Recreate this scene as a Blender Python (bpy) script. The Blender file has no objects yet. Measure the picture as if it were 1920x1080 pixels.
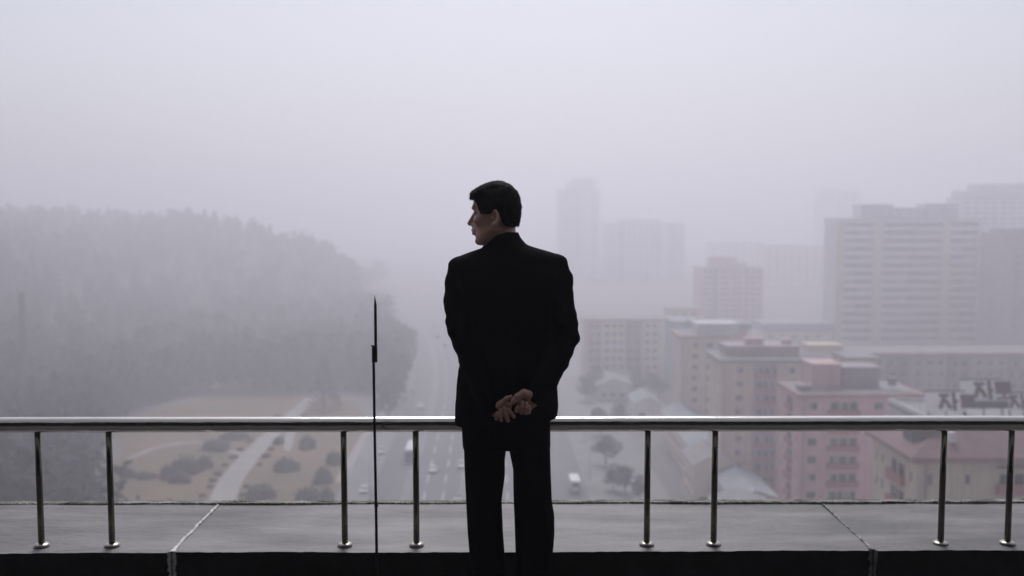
import bpy, bmesh, math, random
import numpy as np
from mathutils import Vector, Matrix, Euler

random.seed(7)
RNG = np.random.default_rng(11)
sc = bpy.context.scene
COL = sc.collection

# ------------------------------------------------------------------ camera
EYE = 1.61                      # eye height above the terrace floor
cd = bpy.data.cameras.new('camera')
cam = bpy.data.objects.new('camera', cd)
COL.objects.link(cam)
cam.location = (0, 0, EYE)
cam.rotation_euler = (math.radians(90 - 4.364), 0, math.radians(-0.39))
cd.sensor_width = 36.0
cd.lens = 35.6
cd.clip_start = 0.05
cd.clip_end = 12000
cd.dof.use_dof = True
cd.dof.focus_distance = 3.85
cd.dof.aperture_fstop = 2.2
sc.camera = cam

# ------------------------------------------------------------------ sky, sun, exposure
SUN_EL, SUN_AZ = math.radians(53), math.radians(1)
world = bpy.data.worlds.new('World')
sc.world = world
world.use_nodes = True
wn = world.node_tree
sky = wn.nodes.new('ShaderNodeTexSky')
sky.sky_type = 'NISHITA'
sky.sun_disc = False
sky.sun_elevation = SUN_EL
sky.sun_rotation = SUN_AZ
sky.air_density = 1.0
sky.dust_density = 2.0
sky.ozone_density = 1.5
hs = wn.nodes.new('ShaderNodeHueSaturation')
hs.inputs['Saturation'].default_value = 0.3
wn.links.new(sky.outputs[0], hs.inputs['Color'])
tint = wn.nodes.new('ShaderNodeMix')        # overcast: the fog bank filters the sky to a cool grey
tint.data_type = 'RGBA'
tint.blend_type = 'MULTIPLY'
tint.inputs[0].default_value = 1.0
tint.inputs[7].default_value = (0.965, 0.955, 1.02, 1)
wn.links.new(hs.outputs[0], tint.inputs[6])
wn.links.new(tint.outputs[2], wn.nodes['Background'].inputs[0])
wn.nodes['Background'].inputs[1].default_value = 0.066

sl = bpy.data.lights.new('sun', 'SUN')
sun = bpy.data.objects.new('sun', sl)
COL.objects.link(sun)
sl.energy = 1.4
sl.angle = math.radians(20)
sl.color = (1.0, 0.985, 0.99)
sdir = Vector((math.sin(SUN_AZ) * math.cos(SUN_EL), math.cos(SUN_AZ) * math.cos(SUN_EL), math.sin(SUN_EL)))
sun.rotation_euler = sdir.to_track_quat('Z', 'Y').to_euler()
sun.location = (0, 30, 60)

sc.view_settings.view_transform = 'Standard'
sc.view_settings.look = 'None'
sc.view_settings.exposure = 0.60
sc.view_settings.gamma = 1.0
sc.cycles.use_denoising = True
sc.cycles.max_bounces = 8
sc.cycles.diffuse_bounces = 3
sc.cycles.glossy_bounces = 3
sc.cycles.volume_bounces = 4
sc.cycles.transmission_bounces = 2
sc.cycles.use_adaptive_sampling = True
sc.cycles.adaptive_threshold = 0.01

HAZE_DENSITY = 0.0025

# ------------------------------------------------------------------ survey: picture point -> place
F = 1900.0
CM = Euler(cam.rotation_euler).to_matrix()
ZG = EYE - 60.0                 # street level, sixty metres below the eye


def ray(px, py):
    return CM @ Vector(((px - 960) / F, (540 - py) / F, -1.0))


def at(px, py, Y):              # point seen at px,py at depth Y
    d = ray(px, py)
    return Vector((0, 0, EYE)) + d * (Y / d.y)


def gnd(px, py, z=None):        # point seen at px,py on the level z
    z = ZG if z is None else z
    d = ray(px, py)
    return Vector((0, 0, EYE)) + d * ((z - EYE) / d.z)


def AX(px, Y, py=700):
    return at(px, py, Y).x


def AZ(py, Y, px=1400):
    return at(px, py, Y).z


# ------------------------------------------------------------------ materials
MATS = {}


def mat(name, col, rough=0.7, metal=0.0, var=0.0, scale=3.0, col2=None, bump=0.0, bscale=None,
        spec=0.5, stretch=(1, 1, 1), streak=0.0, detail=6):
    if name in MATS:
        return MATS[name]
    m = bpy.data.materials.new(name)
    m.use_nodes = True
    nt = m.node_tree
    b = nt.nodes['Principled BSDF']
    b.inputs['Roughness'].default_value = rough
    b.inputs['Metallic'].default_value = metal
    b.inputs['Specular IOR Level'].default_value = spec
    b.inputs['Base Color'].default_value = (*col, 1)
    if var or col2 or bump or streak:
        tc = nt.nodes.new('ShaderNodeTexCoord')
        mp = nt.nodes.new('ShaderNodeMapping')
        mp.inputs['Scale'].default_value = stretch
        nt.links.new(tc.outputs['Object'], mp.inputs['Vector'])
        nz = nt.nodes.new('ShaderNodeTexNoise')
        nz.inputs['Scale'].default_value = scale
        nz.inputs['Detail'].default_value = detail
        nz.inputs['Roughness'].default_value = 0.62
        nt.links.new(mp.outputs[0], nz.inputs['Vector'])
        if var or col2:
            rp = nt.nodes.new('ShaderNodeValToRGB')
            c2 = col2 if col2 else tuple(c * (1 - var) for c in col)
            rp.color_ramp.elements[0].position = 0.36
            rp.color_ramp.elements[1].position = 0.64
            rp.color_ramp.elements[0].color = (*c2, 1)
            rp.color_ramp.elements[1].color = (*(col if col2 else tuple(min(1, c * (1 + var * .5)) for c in col)), 1)
            nt.links.new(nz.outputs[0], rp.inputs[0])
            last = rp.outputs[0]
            if streak:
                mp2 = nt.nodes.new('ShaderNodeMapping')
                mp2.inputs['Scale'].default_value = (0.9, 0.9, 0.06)
                nt.links.new(tc.outputs['Object'], mp2.inputs['Vector'])
                n2 = nt.nodes.new('ShaderNodeTexNoise')
                n2.inputs['Scale'].default_value = 1.6
                n2.inputs['Detail'].default_value = 5
                nt.links.new(mp2.outputs[0], n2.inputs['Vector'])
                r2 = nt.nodes.new('ShaderNodeValToRGB')
                r2.color_ramp.elements[0].position = 0.35
                r2.color_ramp.elements[1].position = 0.6
                g = 1 - streak
                r2.color_ramp.elements[0].color = (g, g, g, 1)
                r2.color_ramp.elements[1].color = (1, 1, 1, 1)
                nt.links.new(n2.outputs[0], r2.inputs[0])
                mx = nt.nodes.new('ShaderNodeMix')
                mx.data_type = 'RGBA'
                mx.blend_type = 'MULTIPLY'
                mx.inputs[0].default_value = 1.0
                nt.links.new(last, mx.inputs[6])
                nt.links.new(r2.outputs[0], mx.inputs[7])
                last = mx.outputs[2]
            nt.links.new(last, b.inputs['Base Color'])
        if bump:
            nb = nz
            if bscale:
                nb = nt.nodes.new('ShaderNodeTexNoise')
                nb.inputs['Scale'].default_value = bscale
                nb.inputs['Detail'].default_value = 5
                nt.links.new(mp.outputs[0], nb.inputs['Vector'])
            bp = nt.nodes.new('ShaderNodeBump')
            bp.inputs['Strength'].default_value = 1.0
            bp.inputs['Distance'].default_value = bump
            nt.links.new(nb.outputs[0], bp.inputs['Height'])
            nt.links.new(bp.outputs[0], b.inputs['Normal'])
    MATS[name] = m
    return m


# ------------------------------------------------------------------ object helpers
def link(o, parent=None):
    COL.objects.link(o)
    if parent is not None:
        o.parent = parent
    return o


def empty(name, loc, label, cat, group=None, rz=0.0, kind=None):
    o = bpy.data.objects.new(name, None)
    o.location = loc
    o.rotation_euler.z = rz
    o.empty_display_size = 0.2
    COL.objects.link(o)
    tag(o, label, cat, group, kind)
    return o


def tag(o, label=None, cat=None, group=None, kind=None):
    if label:
        o['label'] = label
    if cat:
        o['category'] = cat
    if group:
        o['group'] = group
    if kind:
        o['kind'] = kind
    return o


class MB:
    """collects vertices and faces; build() links them as ONE mesh object"""

    def __init__(s):
        s.v, s.f, s.m = [], [], []

    def quad(s, a, b, c, d, mi=0):
        n = len(s.v)
        s.v += [tuple(a), tuple(b), tuple(c), tuple(d)]
        s.f.append((n, n + 1, n + 2, n + 3))
        s.m.append(mi)

    def tri(s, a, b, c, mi=0):
        n = len(s.v)
        s.v += [tuple(a), tuple(b), tuple(c)]
        s.f.append((n, n + 1, n + 2))
        s.m.append(mi)

    def box(s, x0, x1, y0, y1, z0, z1, mi=0):
        n = len(s.v)
        s.v += [(x0, y0, z0), (x1, y0, z0), (x1, y1, z0), (x0, y1, z0), (x0, y0, z1), (x1, y0, z1), (x1, y1, z1), (x0, y1, z1)]
        for f in ((0, 3, 2, 1), (4, 5, 6, 7), (0, 1, 5, 4), (1, 2, 6, 5), (2, 3, 7, 6), (3, 0, 4, 7)):
            s.f.append(tuple(n + i for i in f))
            s.m.append(mi)

    def poly(s, pts, mi=0):
        n = len(s.v)
        s.v += [tuple(p) for p in pts]
        s.f.append(tuple(range(n, n + len(pts))))
        s.m.append(mi)

    def tube(s, pts, radii, seg=12, cap=True, mi=0):
        pts = [Vector(p) for p in pts]
        n0 = len(s.v)
        up = Vector((0.13, 0.97, 0.2))
        for i, p in enumerate(pts):
            t = (pts[min(i + 1, len(pts) - 1)] - pts[max(i - 1, 0)]).normalized()
            a = t.cross(up)
            if a.length < 1e-3:
                a = t.cross(Vector((1, 0, 0)))
            a.normalize()
            b = t.cross(a)
            for k in range(seg):
                w = 2 * math.pi * k / seg
                s.v.append(tuple(p + (a * math.cos(w) + b * math.sin(w)) * radii[i]))
        for i in range(len(pts) - 1):
            for k in range(seg):
                q = (k + 1) % seg
                s.f.append((n0 + i * seg + k, n0 + i * seg + q, n0 + (i + 1) * seg + q, n0 + (i + 1) * seg + k))
                s.m.append(mi)
        if cap:
            s.f.append(tuple(n0 + k for k in reversed(range(seg))))
            s.m.append(mi)
            e = n0 + (len(pts) - 1) * seg
            s.f.append(tuple(e + k for k in range(seg)))
            s.m.append(mi)

    def lathe(s, prof, seg=24, c=(0, 0, 0), mi=0):
        n0 = len(s.v)
        for r, z in prof:
            for k in range(seg):
                w = 2 * math.pi * k / seg
                s.v.append((c[0] + r * math.cos(w), c[1] + r * math.sin(w), c[2] + z))
        for i in range(len(prof) - 1):
            for k in range(seg):
                q = (k + 1) % seg
                s.f.append((n0 + i * seg + k, n0 + i * seg + q, n0 + (i + 1) * seg + q, n0 + (i + 1) * seg + k))
                s.m.append(mi)
        s.f.append(tuple(n0 + k for k in reversed(range(seg))))
        s.m.append(mi)
        e = n0 + (len(prof) - 1) * seg
        s.f.append(tuple(e + k for k in range(seg)))
        s.m.append(mi)

    def mesh(s, name, mats):
        me = bpy.data.meshes.new(name)
        me.from_pydata(s.v, [], s.f)
        for m in (mats if isinstance(mats, (list, tuple)) else [mats]):
            me.materials.append(m)
        if any(s.m):
            me.polygons.foreach_set('material_index', s.m)
        me.update()
        return me

    def build(s, name, mats, parent=None, smooth=False, bevel=0.0, loc=None):
        me = s.mesh(name, mats)
        if bevel:
            bm = bmesh.new()
            bm.from_mesh(me)
            bmesh.ops.bevel(bm, geom=bm.edges[:], offset=bevel, segments=2, affect='EDGES', profile=0.6)
            bm.to_mesh(me)
            bm.free()
        if smooth:
            me.polygons.foreach_set('use_smooth', [True] * len(me.polygons))
        o = bpy.data.objects.new(name, me)
        if loc is not None:
            o.location = loc
        return link(o, parent)


def obj(name, me, parent=None, loc=(0, 0, 0)):
    o = bpy.data.objects.new(name, me)
    o.location = loc
    return link(o, parent)


def copy_tree(o, parent=None):
    c = o.copy()
    link(c, parent)
    for ch in o.children:
        copy_tree(ch, c)
    return c


# ================================================================== THE TERRACE
M_conc = mat('ledge_concrete', (0.165, 0.157, 0.157), 0.5, var=0.55, scale=1.9, bump=0.005, bscale=34, spec=0.45, stretch=(0.7, 2.6, 1), detail=10)
M_front = mat('ledge_face_shade', (0.009, 0.0085, 0.0085), 0.85, var=0.5, scale=6, bump=0.003, bscale=20, spec=0.15)  # shade on the ledge's front face, put into a near-black colour
M_mortar = mat('pale_mortar', (0.62, 0.61, 0.6), 0.8, var=0.35, scale=30, bump=0.004, bscale=60)
M_mortar2 = mat('grey_mortar', (0.34, 0.33, 0.33), 0.8, col2=(0.06, 0.06, 0.06), scale=14, bump=0.004, bscale=60)
M_moss = mat('mossy_edge', (0.34, 0.33, 0.30), 0.85, col2=(0.018, 0.022, 0.014), scale=7, bump=0.01, bscale=30, stretch=(1, 3, 3))
M_floor = mat('terrace_paving', (0.06, 0.058, 0.056), 0.6, var=0.3, scale=2, bump=0.002, bscale=14)
M_ceil = mat('unseen_soffit', (0.10, 0.095, 0.09), 0.8, var=0.2, scale=1.5)
M_wall = mat('unseen_terrace_wall', (0.07, 0.065, 0.06), 0.8, var=0.25, scale=1.0)
M_steel = mat('brushed_steel', (0.74, 0.72, 0.67), 0.10, 1.0, var=0.10, scale=14, stretch=(0.2, 3, 3), bump=0.0006, bscale=60)
M_flange = mat('dull_steel', (0.46, 0.44, 0.39), 0.3, 1.0, var=0.2, scale=30)
M_post = mat('shade_dark_steel', (0.17, 0.16, 0.128), 0.2, 1.0, var=0.2, scale=14, stretch=(3, 3, 0.3), bump=0.0005, bscale=60)  # post steel darkened: reflection of the dim terrace put into the colour
M_rust = mat('dark_iron', (0.018, 0.020, 0.016), 0.55, 0.6, var=0.5, scale=40, bump=0.001, bscale=120)

LY0 = 4.25                              # ledge front, top, back
LZ = AZ(1034.5, LY0, 960)
LY1 = gnd(960, 945.5, LZ).y

fl = MB()
fl.box(-9, 9, -6, LY0 + 0.02, -0.25, 0.0)
tag(fl.build('floor', M_floor), kind='structure')
ce = MB()
ce.box(-9, 9, -6, 1.5, 3.5, 3.85)  # unseen roof, added to block sky light; front edge set for the lighting
tag(ce.build('unseen_ceiling', M_ceil), kind='structure')
wl = MB()  # unseen walls added to block sky light; right one cut short for side light
wl.box(-9, 9, -6.3, -6.0, -0.25, 3.85)
wl.box(-9.3, -9, -6.3, 1.5, -0.25, 3.85)
wl.box(9, 9.3, -6.3, -3.6, -0.25, 3.85)
tag(wl.build('wall', M_wall), kind='structure')

ledge = empty('parapet_ledge', (0, LY0, 0), 'low grey concrete ledge carrying the steel railing at the terrace edge', 'ledge')
jx = [AX(322, LY0, 1035), AX(1637, LY0, 1035)]
pitch_s = jx[1] - jx[0]
joints = [jx[0] - 2 * pitch_s, jx[0] - pitch_s, jx[0], jx[1], jx[1] + pitch_s, jx[1] + 2 * pitch_s]


def slab_mesh(x0, x1, seed):
    """coping slab: finely divided top with slow unevenness and nibbled edges"""
    rg = np.random.default_rng(seed)
    nx, ny = 110, 22
    m = MB()
    ph = rg.uniform(0, 6.28, 8)

    def top(i, j):
        x = x0 + (x1 - x0) * i / nx
        y = LY0 + (LY1 - LY0) * j / ny
        z = LZ + 0.0025 * math.sin(x * 2.1 + ph[0]) * math.sin(y * 5 + ph[1]) + 0.0012 * math.sin(x * 9 + ph[2] + y * 7)
        if j == ny:
            z += rg.uniform(-0.0015, 0.0)
        if j == 0:
            z += rg.uniform(-0.0022, 0.0)
        return (x, y, z)
    g = [[top(i, j) for j in range(ny + 1)] for i in range(nx + 1)]
    for i in range(nx + 1):
        for j in range(ny + 1):
            m.v.append(g[i][j])
    W = ny + 1
    for i in range(nx):
        for j in range(ny):
            m.f.append((i * W + j, (i + 1) * W + j, (i + 1) * W + j + 1, i * W + j + 1))
            m.m.append(0)
    for i in range(nx):            # front and back faces
        a, b = g[i][0], g[i + 1][0]
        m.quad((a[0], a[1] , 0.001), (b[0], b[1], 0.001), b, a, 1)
        a, b = g[i][ny], g[i + 1][ny]
        m.quad(a, b, (b[0], b[1], -0.2), (a[0], a[1], -0.2), 0)
    for i in (0, nx):
        for j in range(ny):
            a, b = g[i][j], g[i][j + 1]
            q = [a, b, (b[0], b[1], 0.001), (a[0], a[1], 0.001)]
            m.quad(*(q if i == 0 else q[::-1]), 0)
    return m


for k in range(len(joints) - 1):
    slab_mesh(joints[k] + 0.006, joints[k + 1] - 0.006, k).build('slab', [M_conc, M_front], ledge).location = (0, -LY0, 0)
for k, x in enumerate(joints[1:-1]):           # mortar in the joints, proud and smeared at the front lip
    rg = np.random.default_rng(40 + k)
    m = MB()
    n = 40
    P = []
    for i in range(n + 1):
        y = LY0 + (LY1 - LY0 - 0.02) * i / n
        w = 0.0032 + rg.uniform(0, 0.0045) * (1.0 if i > 3 else 2.0)
        wob = rg.uniform(-0.004, 0.004)
        P.append((x - w + wob, x + w + wob, y, LZ + 0.004 + rg.uniform(0, 0.003)))
    for i in range(n):
        a, b = P[i], P[i + 1]
        m.quad((a[0], a[2], a[3]), (a[1], a[2], a[3]), (b[1], b[2], b[3]), (b[0], b[2], b[3]))
        m.quad((a[0], a[2], a[3]), (b[0], b[2], b[3]), (b[0], b[2], LZ - .02), (a[0], a[2], LZ - .02))
        m.quad((b[1], b[2], b[3]), (a[1], a[2], a[3]), (a[1], a[2], LZ - .02), (b[1], b[2], LZ - .02))
    for i in range(12):            # drip down the face
        z1, z0 = LZ + 0.004 - i * 0.0145, LZ + 0.004 - (i + 1) * 0.0145
        for sgn in (-1, 1):
            w = max(0.004, 0.016 - i * 0.0008) + rg.uniform(-.004, .004)
            a0 = x + sgn * (0.004 + w)
            a1 = x + sgn * 0.003
            yy = LY0 - 0.004 - rg.uniform(0, .003)
            q = [(a0, yy, z0), (a1, yy, z0), (a1, yy, z1), (a0, yy, z1)]
            m.quad(*(q if sgn < 0 else [q[1], q[0], q[3], q[2]]))
    m.build('mortar_joint', M_mortar if k in (0, 1) else M_mortar2, ledge).location = (0, -LY0, 0)

# broken mossy lip along the far edge
m = MB()
rg = np.random.default_rng(5)
n = 2400
xs = np.linspace(joints[0], joints[-1], n + 1)
zt = LZ + 0.008 + 0.0008 * np.sin(xs * 3.1) + rg.uniform(-.003, .0015, n + 1)
yf = LY1 + 0.003 + rg.uniform(-.0015, .0015, n + 1)
for i in range(n):
    a, b = i, i + 1
    m.quad((xs[a], yf[a], LZ - .03), (xs[b], yf[b], LZ - .03), (xs[b], yf[b], zt[b]), (xs[a], yf[a], zt[a]))
    m.quad((xs[a], yf[a], zt[a]), (xs[b], yf[b], zt[b]), (xs[b], LY1 + .06, zt[b] - .004), (xs[a], LY1 + .06, zt[a] - .004))
    m.quad((xs[a], LY1 + .06, zt[a] - .004), (xs[b], LY1 + .06, zt[b] - .004), (xs[b], LY1 + .06, -.2), (xs[a], LY1 + .06, -.2))
o = m.build('mossy_lip', M_moss, ledge)
o.location = (0, -LY0, 0)

# the building that carries the terrace
tb = MB()
tb.box(-9.6, 9.6, -14, 4.9, ZG - 0.5, -0.26)
M_tb = mat('tower_stone', (0.33, 0.31, 0.29), 0.8, var=0.2, scale=0.4)
o = tb.build('terrace_building', M_tb)
tag(o, 'stone building body below the terrace ledge', 'building')

# ------------------------------------------------------------------ railing
RY = 4.33
rail = empty('steel_railing', (0, RY, LZ), 'polished steel tube railing with paired posts standing on the ledge', 'railing')
RZ = AZ(795.5, RY, 960)         # axis of the handrail
RR = 0.0335
seams = [-9.0, AX(700, RY, 790), AX(1872, RY, 790), 9.0]
for k in range(3):
    m = MB()
    x0, x1 = seams[k], seams[k + 1]
    N = 40
    pts = [(x0 + (x1 - x0) * i / N, 0, RZ - LZ + 0.0004 * math.sin(i * 0.4 + k)) for i in range(N + 1)]
    dz = (0.0, 0.0005, -0.0004)[k]
    x0, x1 = x0 - .004, x1 + .004
    pts = [(p[0], p[1], p[2] + dz) for p in pts]
    m.tube(pts, [RR + (0.0004 if k == 1 else 0)] * (N + 1), seg=40, cap=False)
    m.build('handrail', M_steel, rail, smooth=True)
post_px = [73, 206, 645, 780, 1214, 1340, 1768, 1894]
post_x = [AX(p, RY, 900) for p in post_px]
gap = post_x[4] - post_x[2]
post_x = [post_x[0] - gap, post_x[1] - gap] + post_x + [post_x[6] + gap, post_x[7] + gap]
pm = MB()
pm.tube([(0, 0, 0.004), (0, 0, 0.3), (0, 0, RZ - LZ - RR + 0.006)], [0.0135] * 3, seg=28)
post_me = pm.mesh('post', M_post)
fm = MB()
fm.lathe([(0.031, 0.003), (0.0325, 0.0055), (0.0325, 0.009), (0.030, 0.0125), (0.020, 0.0155), (0.0145, 0.0165)], seg=32)
flange_me = fm.mesh('base_flange', M_flange)
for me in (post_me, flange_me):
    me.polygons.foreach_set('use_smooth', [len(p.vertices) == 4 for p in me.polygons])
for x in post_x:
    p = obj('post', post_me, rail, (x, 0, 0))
    obj('base_flange', flange_me, p, (0, 0, 0))

# ------------------------------------------------------------------ iron rod
QY = 4.16
q0 = at(706, 1035, QY)
rod = empty('iron_rod', (q0.x, QY, 0), 'thin dark iron rod with a clamped spike standing before the railing', 'rod')


def rl(px, py, dy=0.0):
    p = at(px, py, QY + dy)
    return (p.x - q0.x, dy, p.z)


m = MB()
pts = [(0.002, 0, 0.0), rl(706, 1035), rl(705, 960), rl(703, 850), rl(701.5, 760), rl(700.5, 690), rl(699.8, 650)]
m.tube(pts, [0.0062, 0.0062, 0.006, 0.0058, 0.0058, 0.0058, 0.0058], seg=10)
m.build('shaft', M_rust, rod, smooth=True)
m = MB()
pts = [rl(704.5, 679, -.004), rl(704.2, 640, -.004), rl(703.8, 600, -.004), rl(703.6, 572, -.004), rl(702.9, 562, -.004), rl(702.4, 554, -.004)]
m.tube(pts, [0.0062, 0.0062, 0.0062, 0.0058, 0.003, 0.0007], seg=8)
m.build('spike', M_rust, rod, smooth=True)
m = MB()
a, b = rl(697.5, 648), rl(707.3, 679)
m.box(a[0], b[0], -0.012, 0.008, b[2], a[2])
m.build('clamp', M_rust, rod, bevel=0.0015)
m = MB()
a = rl(697.2, 648.5)
m.tube([(a[0] - .003, -.004, a[2] + .001), (a[0] + .012, -.004, a[2])], [.0028, .0028], seg=8)
m.build('clamp_bolt', M_rust, rod)
m = MB()
a = rl(705.2, 948)
m.tube([(a[0], 0, a[2] - .006), (a[0], 0, a[2] + .006)], [.0082, .0082], seg=10)
m.build('collar', M_rust, rod)
m = MB()
m.lathe([(.05, 0.001), (.05, .008), (.012, .02)], 16)
m.build('base_plate', M_rust, rod)

# ================================================================== THE MAN
class Field:
    """signed-distance grid; shapes are blended in, surface nets give one continuous mesh"""

    def __init__(s, lo, hi, h):
        s.lo = np.array(lo, float)
        s.h = h
        s.n = np.ceil((np.array(hi) - s.lo) / h).astype(int) + 1
        s.v = np.full(tuple(s.n), 0.06, np.float32)

    def sub(s, lo, hi):
        a = np.clip(np.floor((np.array(lo) - s.lo) / s.h).astype(int), 0, s.n - 1)
        b = np.clip(np.ceil((np.array(hi) - s.lo) / s.h).astype(int) + 1, 1, s.n)
        ax = [s.lo[i] + s.h * np.arange(a[i], b[i]) for i in range(3)]
        P = np.stack(np.meshgrid(*ax, indexing='ij'), -1).astype(np.float32)
        return tuple(slice(a[i], b[i]) for i in range(3)), P

    def add(s, fn, lo, hi, k=0.01, pad=0.05):
        sl_, P = s.sub(np.array(lo) - pad, np.array(hi) + pad)
        if P.size == 0:
            return
        d = fn(P)
        o = s.v[sl_]
        hh = np.clip(0.5 + 0.5 * (o - d) / k, 0, 1)
        s.v[sl_] = o * (1 - hh) + d * hh - k * hh * (1 - hh)

    def cut(s, fn, lo, hi, k=0.004, pad=0.02):
        sl_, P = s.sub(np.array(lo) - pad, np.array(hi) + pad)
        if P.size == 0:
            return
        d = -fn(P)
        o = s.v[sl_]
        hh = np.clip(0.5 - 0.5 * (o - d) / k, 0, 1)
        s.v[sl_] = o * (1 - hh) + d * hh + k * hh * (1 - hh)

    def cone(s, a, b, ra, rb, k=0.01):
        a, b = np.array(a, np.float32), np.array(b, np.float32)
        r = max(ra, rb)

        def fn(P):
            ab = b - a
            t = np.clip(((P - a) @ ab) / max(float(ab @ ab), 1e-9), 0, 1)
            return np.linalg.norm(P - a - t[..., None] * ab, axis=-1) - (ra + (rb - ra) * t)
        s.add(fn, np.minimum(a, b) - r, np.maximum(a, b) + r, k)

    def ell(s, c, R, rad, k=0.01, cut=False):
        c = np.array(c, np.float32)
        R = np.array(R, np.float32)          # rows: local axes in world
        rad = np.array(rad, np.float32)
        r = float(rad.max())

        def fn(P):
            q = (P - c) @ R.T
            k0 = np.linalg.norm(q / rad, axis=-1)
            k1 = np.linalg.norm(q / (rad * rad), axis=-1)
            return k0 * (k0 - 1) / np.maximum(k1, 1e-6)
        (s.cut if cut else s.add)(fn, c - r, c + r, k)

    def mesh(s, name, mats, parent, smooth_it=0):
        v = s.v
        S = v < 0
        c = [S[i:S.shape[0] - 1 + i, j:S.shape[1] - 1 + j, k:S.shape[2] - 1 + k] for i in (0, 1) for j in (0, 1) for k in (0, 1)]
        al = c[0].copy()
        an = c[0].copy()
        for q in c[1:]:
            al &= q
            an |= q
        act = an & ~al
        idx = np.full(act.shape, -1, np.int32)
        cells = np.argwhere(act)
        idx[act] = np.arange(len(cells))
        pos = np.zeros((len(cells), 3))
        cnt = np.zeros(len(cells))
        for ax in range(3):
            o1, o2 = [i for i in range(3) if i != ax]
            for p in (0, 1):
                for q in (0, 1):
                    off = np.zeros(3, int)
                    off[o1], off[o2] = p, q
                    A = cells + off
                    B = A.copy()
                    B[:, ax] += 1
                    va = v[A[:, 0], A[:, 1], A[:, 2]]
                    vb = v[B[:, 0], B[:, 1], B[:, 2]]
                    cr = (va < 0) != (vb < 0)
                    t = np.where(cr, va / np.where(cr, va - vb, 1), 0)
                    pt = A.astype(float)
                    pt[:, ax] += t
                    pos += np.where(cr[:, None], pt, 0)
                    cnt += cr
        pos /= cnt[:, None]
        V = s.lo + pos * s.h
        faces = []
        for ax in range(3):
            o1, o2 = [(1, 2), (2, 0), (0, 1)][ax]
            sl0 = [slice(None)] * 3
            sl1 = [slice(None)] * 3
            sl0[ax] = slice(0, -1)
            sl1[ax] = slice(1, None)
            sa, sb = S[tuple(sl0)], S[tuple(sl1)]
            E = np.argwhere(sa != sb)
            E = E[(E[:, o1] > 0) & (E[:, o2] > 0) & (E[:, o1] < S.shape[o1] - 1) & (E[:, o2] < S.shape[o2] - 1)]
            fl_ = sa[E[:, 0], E[:, 1], E[:, 2]]

            def g(d1, d2):
                Q = E.copy()
                Q[:, o1] -= d1
                Q[:, o2] -= d2
                return idx[Q[:, 0], Q[:, 1], Q[:, 2]]
            q = np.stack([g(1, 1), g(0, 1), g(0, 0), g(1, 0)], 1)
            q[~fl_] = q[~fl_][:, ::-1]
            faces.append(q)
        Fq = np.concatenate(faces)
        me = bpy.data.meshes.new(name)
        me.vertices.add(len(V))
        me.vertices.foreach_set('co', V.astype(np.float32).ravel())
        me.loops.add(Fq.size)
        me.loops.foreach_set('vertex_index', Fq.ravel().astype(np.int32))
        me.polygons.add(len(Fq))
        me.polygons.foreach_set('loop_start', np.arange(0, Fq.size, 4, dtype=np.int32))
        me.polygons.foreach_set('use_smooth', np.ones(len(Fq), bool))
        for mm in (mats if isinstance(mats, list) else [mats]):
            me.materials.append(mm)
        me.update(calc_edges=True)
        me.validate()
        return me


MY = 3.78                                     # the man's distance from the camera
MX = AX(953, MY, 700)
man = empty('person', (MX, MY, 0), 'man in a dark suit seen from behind, hands clasped behind his back, looking left', 'person')


def mp_(px, py, dy=0.0):
    return np.array(at(px, py, MY + dy))


def own(o):
    o.parent = man
    o.matrix_parent_inverse = Matrix.Translation((-MX, -MY, 0))
    return o


# --- head frame: looking to his left, a little away from the camera
HA = math.radians(18)
hf = np.array([-math.cos(HA), math.sin(HA), -0.02])
hf /= np.linalg.norm(hf)
hl = np.cross([0, 0, 1], hf)
hl /= np.linalg.norm(hl)
hu = np.cross(hf, hl)
HR = np.stack([hf, hl, hu])                    # rows
HC = mp_(931.5, 404.5, 0.0)


def hp(x, y, z):
    return HC + x * hf + y * hl + z * hu


I3 = np.eye(3)
body = Field((MX - 0.36, MY - 0.30, -0.01), (MX + 0.36, MY + 0.24, EYE + 0.15), 0.0027)
# hidden under the clothes
body.cone(mp_(953, 530, .02), mp_(951, 790, .02), .082, .085, .04)
body.cone(mp_(895, 512, 0.0), mp_(1010, 512, 0.0), .042, .042, .01)
for a, b in (((905, 800), (910, 1185)), ((993, 800), (998, 1185))):
    body.cone(mp_(*a, .01), mp_(*b, .01), .055, .035, .03)
LS, LE, LW = mp_(866, 505, 0.0), mp_(862, 620, -.07), mp_(926, 766, -.175)
RS, RE, RW = mp_(1043, 500, 0.0), mp_(1060, 630, -.07), mp_(1001, 748, -.175)
for S_, E_, W_ in ((LS, LE, LW), (RS, RE, RW)):
    body.cone(S_, E_, .036, .032, .02)
    body.cone(E_, W_, .030, .0255, .02)
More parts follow.
